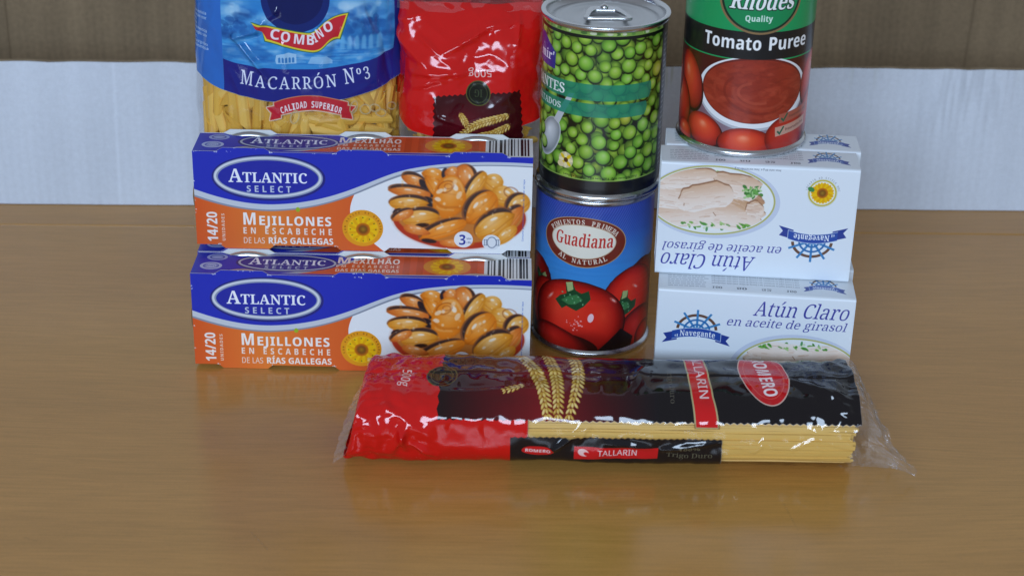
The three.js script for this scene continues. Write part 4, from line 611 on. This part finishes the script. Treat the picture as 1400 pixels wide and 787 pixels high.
// wheat ear drawn with kernels, from tip to foot
function ear(x, x0, y0, x1, y1, bend, wid, n, seed, cols = ['#d8b45c', '#b98a34', '#e6ca82', '#8c6424']) {
  const Q = rng(seed), dx = x1 - x0, dy = y1 - y0, L = Math.hypot(dx, dy), ux = dx / L, uy = dy / L;
  for (let k = 0; k < n; k++) { const t = k / (n - 1), b = bend * Math.sin(Math.PI * t), cx = x0 + dx * t - uy * b, cy = y0 + dy * t + ux * b, w = wid * (0.55 + 0.45 * Math.sin(Math.PI * Math.min(1, 0.2 + t * 0.7))), a = Math.atan2(dy, dx);
    for (const s of [-1, 1, 0]) { const r = a + Math.PI + s * 0.55, ox = cx - uy * s * w * 0.42, oy = cy + ux * s * w * 0.42, c = cols[Math.floor(Q() * 3)];
      if (s) { x.strokeStyle = 'rgba(214,180,110,.5)'; x.lineWidth = 0.18; x.beginPath(); x.moveTo(ox, oy); x.lineTo(ox + Math.cos(r) * w * 0.95, oy + Math.sin(r) * w * 0.95); x.stroke(); }
      ell(x, ox + 0.12, oy + 0.15, w * (s ? 0.56 : 0.42), w * 0.21, cols[3], r); blob(x, ox, oy, w * (s ? 0.52 : 0.4), w * 0.18, r, [[0, cols[2]], [0.55, c], [1, cols[1]]]); } }
}
function scallop(x, pts) { x.beginPath(); pts.forEach((p, i) => (i ? x.lineTo(...p) : x.moveTo(...p))); x.closePath(); }

{ // red bag standing on its head
  const H = 0.1995, hmm = H * 1000, PER = 246;
  const section = (f) => { const top = Math.max(0, (f - 0.55) / 0.45), bot = Math.max(0, 1 - f / 0.07);
    const a = 0.0442 + 0.0016 * Math.sin(f * 5 - 0.6) - 0.003 * bot * bot - 0.0006 * top, b = 0.030 * Math.sqrt(Math.max(0, 1 - 0.96 * top ** 2.4)) * (1 - 0.3 * bot * bot) + 0.0006; return [a, b, 3.2, 0, -0.004 * top * top]; };
  // picture positions in zoom coordinates (x 55..830 across, scale 3.934): arc from the centre and height
  const ax = (zx) => { const q = (zx - 455) / 375; return Math.abs(q) < 0.8 ? q * 45 : sgn(q) * (36 + (Math.abs(q) - 0.8) * 78); }, hy = (zy) => 209 - zy * 0.119;
  const cr = ridge([[ax(330), hy(290), ax(560), hy(165), 3.0, 2.6], [ax(560), hy(165), ax(700), hy(160), 1.8, 2.2], [ax(200), hy(230), ax(300), hy(300), 1.6, 1.8], [ax(90), hy(210), ax(260), hy(380), 2.2, 3.2], [ax(150), hy(400), ax(420), hy(390), 2.0, 2.4], [ax(170), hy(470), ax(300), hy(420), 1.5, 2], [ax(120), hy(160), ax(280), hy(100), 1.8, 2.4], [ax(700), hy(130), ax(690), hy(250), 1.4, 1.6], [ax(300), hy(610), ax(430), hy(665), 1.3, 1.4], [ax(280), hy(520), ax(300), hy(620), 1.0, 2], [ax(80), hy(60), ax(820), hy(40), 1.6, 2], [ax(60), hy(190), ax(70), hy(260), 2.5, 4], [ax(560), hy(170), ax(540), hy(260), -1.4, 3], [ax(760), hy(340), ax(800), hy(450), 1.3, 3]]);
  const disp = (s, y, X, f) => cr(s, y) + 0.0020 * n2(s * 0.024 + 9, y * 0.02) * (0.5 + f) + 0.0007 * (0.4 - Math.abs(n2(s * 0.03 + 3, y * 0.045 + 2))) * (0.2 + f) + 0.0007 * Math.abs(n2(s * 0.045 + 70, y * 0.03 - s * 0.02)) * (s < 5 ? 1 : 0.5) * f + 0.0001 * n2(s * 0.16, y * 0.15);
  const geo = bagGeo({ h: H, nu: 360, nv: 300, section, disp });
  const wave = (x0, y0, x1, y1, n, amp) => Array.from({ length: n * 4 + 1 }, (_, i) => { const t = i / (n * 4), b = amp * Math.sin(i * Math.PI / 2), dx = x1 - x0, dy = y1 - y0, L = Math.hypot(dx, dy); return [x0 + dx * t - dy / L * b, y0 + dy * t + dx / L * b]; });
  const px = (zx) => PER / 2 + ax(zx), py = (zy) => hmm - hy(zy);
  const edgeLow = () => [[-1, -1], [PER + 1, -1], [PER + 1, py(600)], [px(830), py(640)], [px(720), py(668)], [px(690), py(760)], [px(690), hmm + 1], [px(300), hmm + 1], [px(285), py(715)], [px(180), py(695)], [px(110), py(640)], [-1, py(620)]];
  const dark = () => [...wave(px(280), py(505), px(712), py(482), 16, 0.55), ...wave(px(712), py(482), px(725), py(800), 9, 0.55), [px(725), hmm], [px(285), hmm], ...wave(px(285), py(800), px(280), py(505), 9, 0.55)];
  const map = canvas(PER, hmm, 6, (x) => {
    x.fillStyle = '#ffffff'; x.fillRect(0, 0, PER, hmm); poly(x, edgeLow(), '#d31714');
    poly(x, dark(), '#3c0910'); x.save(); scallop(x, dark()); x.clip(); blob(x, px(500), py(700), 40, 30, 0, [[0, '#5e0c1a'], [1, 'rgba(60,9,16,0)']]);
    ear(x, px(635), py(605), px(420), py(700), 2, 3.6, 15, 5); ear(x, px(412), py(602), px(446), py(662), 0, 2.8, 6, 6); ear(x, px(640), py(660), px(500), py(770), 2, 3.6, 12, 7); ear(x, px(560), py(690), px(440), py(780), 2, 3.2, 10, 8); x.restore();
    ell(x, px(497), py(492), 7.4, 7.6, '#5c5a28', -0.3); ell(x, px(497), py(492), 6.8, 7, '#16190f', -0.3); ring(x, px(497), py(492), 5.4, 5.6, '#3c4426', 0.5); x.save(); x.translate(px(497), py(492)); x.rotate(Math.PI); T(x, 'IG', -2.6, 2.6, 2.2, 4.6, { font: 'serif', bold: true, color: '#39422a' }); x.restore();
    x.save(); x.translate(px(507), py(392)); x.rotate(Math.PI - 0.05); T(x, '500g', -7.4, 7.4, 2, 4.4, { color: '#f0c9c2' }); x.restore();
  });
  const tr = mask(PER, hmm, 4, (x) => { x.fillStyle = '#fff'; x.fillRect(0, 0, PER, hmm); poly(x, edgeLow(), '#000'); poly(x, dark(), '#000'); });
  const bag = thing('red_pasta_bag', 'crumpled red film bag of short pasta standing upside down beside the pea tin', 'pasta bag', [0.1618, 0.0003, -0.0985], rad(0.4));
  part('film', geo, film(map, tr, { roughness: 0.12 }), bag);
  // clear crimped seal folded over along the top
  { const g = new THREE.PlaneGeometry(0.089, 0.010, 120, 10), p = g.attributes.position; for (let i = 0; i < p.count; i++) { const X = p.getX(i), Y = p.getY(i); p.setZ(i, 0.0012 * n2(X * 70, Y * 90) + 0.0008 * Math.sin(X * 420) * (0.4 + n2(X * 40, 2))); p.setY(i, Y + 0.0016 * n2(X * 30, 7) + 0.0006 * n2(X * 160, 3)); } g.computeVertexNormals(); const m = part('clear_seal', g, clearFilm(), bag, [0, H - 0.0005, 0.003]); m.rotation.x = -0.9; }
  const Q = rng(91);
  for (let i = 0; i < 56; i++) { const sd = i % 2 ? 1 : -1, X = sd * (0.022 + 0.011 * Q()), y = 0.090 + 0.034 * Q(), m = part('penne', pennes[i % 3], pastaMs[i % 3], bag, [X, y, 0.0140 - 0.006 * Math.floor(Q() * 3) - Math.max(0, Math.abs(X) - 0.028) * 0.8]); m.rotation.order = 'YXZ'; m.rotation.set(Q() * 6, sd * 0.3, Q() * 3); m.scale.setScalar(0.6); }
}

{ // long packet of ribbon pasta lying in front
  const x0 = 0.0985, x1 = 0.3795, Lm = (x1 - x0) * 1000, zc = 0.0802, yc = 0.0217, a = 0.0318, b = 0.0217;
  // ring points by arc length, starting below and running back -> top -> front -> below
  const M = 900, P = [], S = [0]; for (let k = 0; k <= M; k++) { const t = -Math.PI / 2 - (k / M) * 2 * Math.PI, c = Math.cos(t), q = Math.sin(t), n = c > 0 && q > 0 ? 2.35 : 3.4; P.push([a * sgn(c) * Math.abs(c) ** (2 / n), b * sgn(q) * Math.abs(q) ** (2 / n)]); } for (let k = 1; k <= M; k++) S.push(S[k - 1] + Math.hypot(P[k][0] - P[k - 1][0], P[k][1] - P[k - 1][1]));
  const PER = S[M], PM = PER * 1000;
  const at = (f) => { const w = f * PER; let k = 0; let lo = 0, hi = M; while (hi - lo > 1) { const mid = (lo + hi) >> 1; if (S[mid] <= w) lo = mid; else hi = mid; } k = lo; const r = (w - S[k]) / Math.max(1e-9, S[k + 1] - S[k]); return [P[k][0] + (P[k + 1][0] - P[k][0]) * r, P[k][1] + (P[k + 1][1] - P[k][1]) * r]; };
  // picture pixel -> printed millimetres, through the lie of the packet on the table (fixed table of arc positions by row)
  const rows = []; { const cp = Math.cos(rad(24.4085)), sp = Math.sin(rad(24.4085)), C = [0.1684, 0.5018, 0.9063]; for (let i = 0; i <= 200; i++) { const f = i / 200, [z, y] = at(f); const dy = y + yc - C[1], dz = z + zc - C[2], dep = -dy * sp - dz * cp, upv = dy * cp - dz * sp; rows.push([f * PM, 320 - (FOCAL * upv) / dep + 3, FOCAL / dep]); } }
  const front = rows.filter((r) => r[0] > PM * 0.3 && r[0] < PM * 0.92);
  const sOf = (py) => { for (let i = 1; i < front.length; i++) if (front[i][1] >= py) { const p = front[i - 1], q = front[i], t = (py - p[1]) / (q[1] - p[1]); return [p[0] + (q[0] - p[0]) * t, p[2] + (q[2] - p[2]) * t]; } const l = front[front.length - 1]; return [l[0], l[2]]; };
  const topF = front.findIndex((r, i) => i && front[i][1] > front[i - 1][1]);
  const px = (X, Y) => { const [s, k] = sOf(Math.max(Y, 486)); return [(0.1684 + (X - 654 + (Y - 320) * 0.0155) / k - x0) * 1000, s]; };
  const PP = (pts) => pts.map(([X, Y]) => px(X, Y));
  const wave = (A, B, k, amp) => Array.from({ length: k * 4 + 1 }, (_, i) => { const t = i / (k * 4), q = amp * Math.sin(i * Math.PI / 2), dx = B[0] - A[0], dy = B[1] - A[1], L = Math.hypot(dx, dy); return [A[0] + dx * t - dy / L * q, A[1] + dy * t + dx / L * q]; });
  const sBack = PM * 0.2, sTopEdge = px(850, 577)[1];
  const darkShape = () => [...wave([px(602, 540)[0], sBack], px(602, 577), 12, 0.5), ...wave(px(602, 577), [Lm - 4.5, sTopEdge], 60, 0.5), [Lm - 4.5, sBack]];
  const redShape = () => [[-1, 0], [px(602, 540)[0] + 1, 0], [px(602, 540)[0] + 2, sTopEdge - 2], [px(724, 575)[0], sTopEdge - 1], [px(724, 600)[0], PM * 0.97], [-1, PM * 0.97]];
  const sLab = px(850, 600)[1], labShape = () => [...wave([px(700, 615)[0], sLab], [px(986, 615)[0], sLab], 34, 0.35), [px(986, 632)[0], PM * 0.95], [px(700, 632)[0], PM * 0.95]];
  const rib = () => PP([[931, 486], [957, 486], [975, 540], [983, 584], [951, 584], [946, 540]]);
  const map = canvas(Lm, PM, 6, (x) => {
    x.fillStyle = '#fff'; x.fillRect(0, 0, Lm, PM); x.fillStyle = '#15131a'; x.fillRect(0, 0, Lm, sBack + 1);
    poly(x, redShape(), '#cf1512'); const d = darkShape(); poly(x, d, '#151114');
    x.save(); scallop(x, d); x.clip(); const g = x.createLinearGradient(px(600, 540)[0], 0, px(900, 540)[0], 0); g.addColorStop(0, '#1c0d0f'); g.addColorStop(0.2, '#480b10'); g.addColorStop(0.5, '#7c1418'); g.addColorStop(0.75, '#420a10'); g.addColorStop(1, '#141116'); x.fillStyle = g; x.fillRect(px(600, 540)[0], 0, px(900, 540)[0] - px(600, 540)[0], PM);
    const E = (A, B, bend, w, k, sd) => ear(x, ...px(...A), ...px(...B), bend, w, k, sd); const up = (p, u) => [p[0], p[1]];
    E([704, 488], [750, 572], -3, 5.4, 20, 21); E([742, 488], [764, 572], -2.5, 5.0, 20, 22); E([776, 490], [779, 572], -5, 5.0, 19, 23); E([714, 530], [690, 538], 0, 3.4, 5, 24);
    const [ox, oy] = px(605, 518); ell(x, ox, oy, 8.5, 9.5, '#6a5a2c'); ell(x, ox, oy, 7.8, 8.8, '#231a10'); ring(x, ox, oy, 6, 7, '#4c4020', 0.5);
    x.restore();
    { const [ox, oy] = px(605, 518); ell(x, ox, oy, 8.5, 9.5, '#5f5128'); ell(x, ox, oy, 7.8, 8.8, '#231a10'); ring(x, ox, oy, 6, 7, '#5a4c26', 0.5); TV(x, 'IGP', ox, oy, 8, 3, Math.PI / 2, { font: 'serif', bold: true, color: '#6a5c30' }); }
    { const c = px(556, 521); TV(x, '500g', c[0], c[1], 15, 5, Math.PI / 2, { color: '#f0d2cc' }); }
    { const r = rib(); x.strokeStyle = '#b7a878'; x.lineWidth = 0.9; poly(x, r, '#cf1a1c'); x.beginPath(); r.forEach((p, i) => (i ? x.lineTo(...p) : x.moveTo(...p))); x.closePath(); x.stroke(); const A = px(947, 489), B = px(964, 545); TV(x, 'TALLARIN', (A[0] + B[0]) / 2, (A[1] + B[1]) / 2, Math.hypot(A[0] - B[0], A[1] - B[1]), 5, Math.atan2(B[1] - A[1], B[0] - A[0]), { color: '#f1d4d2' }); }
    { const c = px(918, 525); TV(x, 'Trigo Duro', c[0], c[1], 28, 2.8, Math.PI / 2, { font: 'serif', color: '#5c5648' }); }
    { const A = px(1028, 488), B = px(1058, 556), c = [(A[0] + B[0]) / 2, (A[1] + B[1]) / 2 - 0.5], an = Math.atan2(B[1] - A[1], B[0] - A[0]); ell(x, c[0], c[1], 26, 13.4, '#d9b8a8', an); ell(x, c[0], c[1], 25.2, 12.8, '#c9161c', an); ring(x, c[0], c[1], 21, 10.4, '#dd5a4a', 0.4, an); TV(x, 'ROMERO', c[0] + 0.6, c[1], 39, 7.4, an, { bold: true, color: '#f6e4e2' }); }
    for (let k = 0; k < 3; k++) { const c = px(1100 + k * 12, 505); TV(x, 'pasta de calidad', c[0], c[1], 26, 2.2, Math.PI / 2, { font: 'serif', color: '#3a4458' }); }
    poly(x, labShape(), '#17161a'); const bo = px(737, 618.5), hr = (px(737, 625)[1] - px(737, 612)[1]) / 2; ell(x, bo[0], bo[1], 8.5, hr, '#cf1d20'); T(x, 'ROMERO', bo[0] - 6.8, bo[0] + 6.8, bo[1] + hr * 0.38, hr * 0.7, { bold: true, color: '#f2dcda' });
    const t0 = px(786, 612), t1 = px(898, 631); x.fillStyle = '#cf1d22'; const sa = px(840, 615.5)[1], sb = px(840, 623.5)[1]; x.fillRect(t0[0], t0[1], t1[0] - t0[0], px(840, 627.5)[1] - t0[1]); T(x, 'TALLARIN', t0[0] + 12.4, t1[0] - 11, sb, sb - sa, { color: '#f3d9d8' }); ell(x, t0[0] + 5, (sa + sb) / 2, 3.2, 2.2, '#f0c7c2', 0.5); ell(x, t0[0] + 7, (sa + sb) / 2 + 1, 2, 1.2, '#cf1d22', 0.5);
    const q = px(942, 617); T(x, '100%', q[0] - 6, q[0] + 6, q[1] - 1.2, 2.4, { bold: true, color: '#6a664f' }); T(x, 'Trigo Duro', q[0] - 12, q[0] + 13, q[1] + 3.6, 3, { font: 'serif', color: '#6a664f' });
    x.fillStyle = '#c01713'; x.fillRect(0, PM * 0.97, px(724, 600)[0], PM * 0.03);
  });
  const tr = mask(Lm, PM, 4, (x) => { x.fillStyle = '#fff'; x.fillRect(0, 0, Lm, PM); x.fillStyle = '#000'; x.fillRect(0, 0, Lm, sBack + 1); for (const s of [redShape(), darkShape(), labShape(), rib()]) poly(x, s, '#000'); });
  const nu = 440, nv = 270, pos = [], uv = [], idx = [];
  const cr0 = ridge([[px(560, 590)[0], px(560, 590)[1], px(545, 610)[0], px(545, 618)[1], 2.0, 2.2], [px(552, 592)[0], px(552, 592)[1], px(560, 618)[0], px(560, 618)[1], 2, 1.6], [px(568, 610)[0], px(568, 610)[1], px(600, 626)[0], px(600, 626)[1], 1.8, 2], [px(530, 560)[0], px(530, 560)[1], px(590, 600)[0], px(590, 600)[1], 1.0, 3],
    [px(990, 603)[0], px(990, 603)[1], px(1030, 613)[0], px(1030, 613)[1], 1.2, 1.6], [px(1030, 613)[0], px(1030, 613)[1], px(1045, 600)[0], px(1045, 600)[1], 1.5, 1.8], [px(1045, 605)[0], px(1045, 605)[1], px(1085, 610)[0], px(1085, 610)[1], 1.3, 1.8], [px(1085, 610)[0], px(1085, 610)[1], px(1118, 595)[0], px(1118, 595)[1], 1.2, 1.8], [px(1120, 588)[0], px(1120, 588)[1], px(1128, 612)[0], px(1128, 612)[1], 1.8, 2], [px(1120, 595)[0], px(1120, 595)[1], px(1172, 610)[0], px(1172, 610)[1], 1.6, 1.6], [px(1155, 582)[0], px(1155, 582)[1], px(1172, 608)[0], px(1172, 608)[1], 1.6, 2],
    [px(758, 615)[0], px(758, 615)[1], px(805, 582)[0], px(805, 582)[1], 1.8, 1.8], [px(806, 582)[0], px(806, 582)[1], px(790, 606)[0], px(790, 606)[1], 1.2, 1.6], [px(830, 606)[0], px(830, 606)[1], px(890, 612)[0], px(890, 612)[1], 1.2, 2], [px(905, 614)[0], px(905, 614)[1], px(985, 603)[0], px(985, 603)[1], 1.3, 1.8], [px(1105, 522)[0], px(1105, 522)[1], px(1160, 556)[0], px(1160, 556)[1], 2.4, 3], [px(1075, 515)[0], px(1075, 515)[1], px(1110, 530)[0], px(1110, 530)[1], 1.6, 2.4], [px(1130, 530)[0], px(1130, 530)[1], px(1165, 545)[0], px(1165, 545)[1], 1.6, 2.4],
    [px(620, 540)[0], px(620, 540)[1], px(730, 528)[0], px(730, 534)[1], 0.8, 2.4], [px(880, 505)[0], px(880, 505)[1], px(860, 535)[0], px(860, 535)[1], 1.2, 2.4]]);
  const cr = (u, v) => 1.45 * cr0(u, v);
  for (let i = 0; i <= nu; i++) {
    const u = i / nu, X = x0 + (x1 - x0) * u, dl = Math.min(1, (u * Lm) / 13), dr = Math.min(1, ((1 - u) * Lm) / 5), el = Math.sqrt(Math.max(0, 1 - (1 - dl) ** 2)) * 0.82 + 0.18, er = 0.93 + 0.07 * Math.sqrt(1 - (1 - dr) ** 2);
    for (let j = 0; j <= nv; j++) {
      const f = j / nv, [z, y] = at(f), s = f * PM, edge = Math.exp(-(u * Lm) / 26) + Math.exp(-((1 - u) * Lm) / 20), up = f > 0.22 && f < 0.93 ? 1 : 0;
      let d = cr(u * Lm, s) + up * (0.0007 * n2(u * Lm * 0.03, s * 0.05) + (0.0014 * edge + 0.0002) * n2(u * Lm * 0.10 + 3, s * 0.06 + 9) + 0.0010 * edge * Math.abs(n2(u * Lm * 0.05, s * 0.11 + 30)));
      const lz = Math.sign(z) * Math.min(1, Math.abs(z) / a), ly = y / b, ll = Math.hypot(lz, ly) || 1, k = el * er;
      const slant = (1 - dl) ** 2 * 0.004 * Math.max(0, y / b + 1);
      pos.push(X - (u < 0.5 ? (0.5 - u) * 0.006 * (z / a) : 0) + slant, Math.max(0.0004, yc * (0.25 + 0.75 * k) + y * k * (0.9 + 0.1 * k) + d * ly / ll + 0.0006 * (z < 0 ? 1 : 0)), zc + z * (0.9 + 0.1 * k) + (d * lz) / ll); uv.push(u, 1 - f);
    }
  }
  for (let i = 0; i < nu; i++) for (let j = 0; j < nv; j++) { const q = i * (nv + 1) + j, r = q + nv + 1; idx.push(q, q + 1, r, q + 1, r + 1, r); }
  const g = new THREE.BufferGeometry(); g.setAttribute('position', new THREE.Float32BufferAttribute(pos, 3)); g.setAttribute('uv', new THREE.Float32BufferAttribute(uv, 2)); g.setIndex(idx); g.computeVertexNormals();
  const pk = thing('ribbon_pasta_packet', 'long red and black film packet of ribbon pasta lying on the table in front', 'pasta packet', [0, 0.0002, 0]);
  part('film', g, film(map, tr), pk);
  // pasta ribbons inside, along the packet
  { const list = [], Q = rng(131); for (let lay = 0; lay < 3; lay++) for (let k = 0; k < 92; k++) { const f = 0.2 + 0.76 * (k / 91) + 0.004 * Q(), [z, y] = at(f), sc = 1 - 0.07 - 0.035 * Q() - lay * 0.10, l = x1 - x0 - 0.016 - 0.007 * Q(), seg = 12, bx = new THREE.BoxGeometry(l, 0.0011, 0.0013 + 0.0004 * Q(), seg, 1, 1), p = bx.attributes.position, [z2, y2] = at(f + 0.005), an = Math.atan2(y2 - y, z2 - z), ph = Q() * 9; bx.rotateX(-an); for (let i = 0; i < p.count; i++) { const X = p.getX(i); p.setY(i, p.getY(i) + 0.0003 * n2(X * 18 + ph, ph)); p.setZ(i, p.getZ(i) + 0.0004 * n2(X * 14 + ph, 5)); } bx.translate((x0 + x1) / 2 + 0.002 + 0.003 * (Q() - 0.5), yc + y * sc * (lay ? 1 : 0.985), zc + z * (sc + 0.02)); list.push(bx); }
    const m = part('pasta_ribbons', mergeGeometries(list), std([0.74, 0.47, 0.12], 0.5), pk); m.userData.kind = 'stuff'; }
  // right end: loose clear film flattened into a crimped seal
  { const na = 200, nr = 40, p2 = [], i2 = []; for (let i = 0; i <= na; i++) for (let j = 0; j <= nr; j++) { const f = i / na, t = j / nr, [z, y] = at(f), flat = 0.93 * (1 - t) ** 1.3 + 0.10, w = 1 + 0.05 * t, dd = 0.0030 * t * (1.2 - t * 0.3) * (n2(f * 16, t * 1.5) + 0.8 * Math.abs(n2(f * 30, t * 3)) + 0.4 * n2(f * 60, t * 4)); const low = (1 - t) * yc + t * 0.0045, len = 0.0225 * (0.75 + 0.35 * Math.max(0, z / a) + 0.15 * n2(f * 6, 3)); p2.push(x1 - 0.0006 + t * len + 0.4 * dd, Math.max(0.0006, low + y * flat + dd * (y < 0 ? 0.1 : 1)), zc + z * 0.99 * w + dd + 0.002 * t); }
    for (let i = 0; i < na; i++) for (let j = 0; j < nr; j++) { const q = i * (nr + 1) + j, r = q + nr + 1; i2.push(q, r, q + 1, q + 1, r, r + 1); }
    const e = new THREE.BufferGeometry(); e.setAttribute('position', new THREE.Float32BufferAttribute(p2, 3)); e.setIndex(i2); e.computeVertexNormals(); part('clear_film_end', e, clearFilm(), pk); }
  // left end: narrow clear seal strip folded against the end
  { const na = 60, nr = 8, p2 = [], i2 = []; for (let i = 0; i <= na; i++) for (let j = 0; j <= nr; j++) { const f = i / na, t = j / nr, z = -a * 0.86 + f * a * 1.86, wob = 0.0012 * n2(f * 9, t * 2) + 0.0006 * n2(f * 24, 5); p2.push(x0 + 0.0085 - f * 0.008 - t * 0.0052 + wob - (z / a) * 0.002, Math.max(0.0008, 0.024 - 0.016 * f - t * 0.004 + wob + 0.006 * Math.sin(f * 3.1)), zc + z); }
    for (let i = 0; i < na; i++) for (let j = 0; j < nr; j++) { const q = i * (nr + 1) + j, r = q + nr + 1; i2.push(q, r, q + 1, q + 1, r, r + 1); }
    const e = new THREE.BufferGeometry(); e.setAttribute('position', new THREE.Float32BufferAttribute(p2, 3)); e.setIndex(i2); e.computeVertexNormals(); part('clear_seal', e, clearFilm(), pk); }
}

renderer.render(scene, camera);
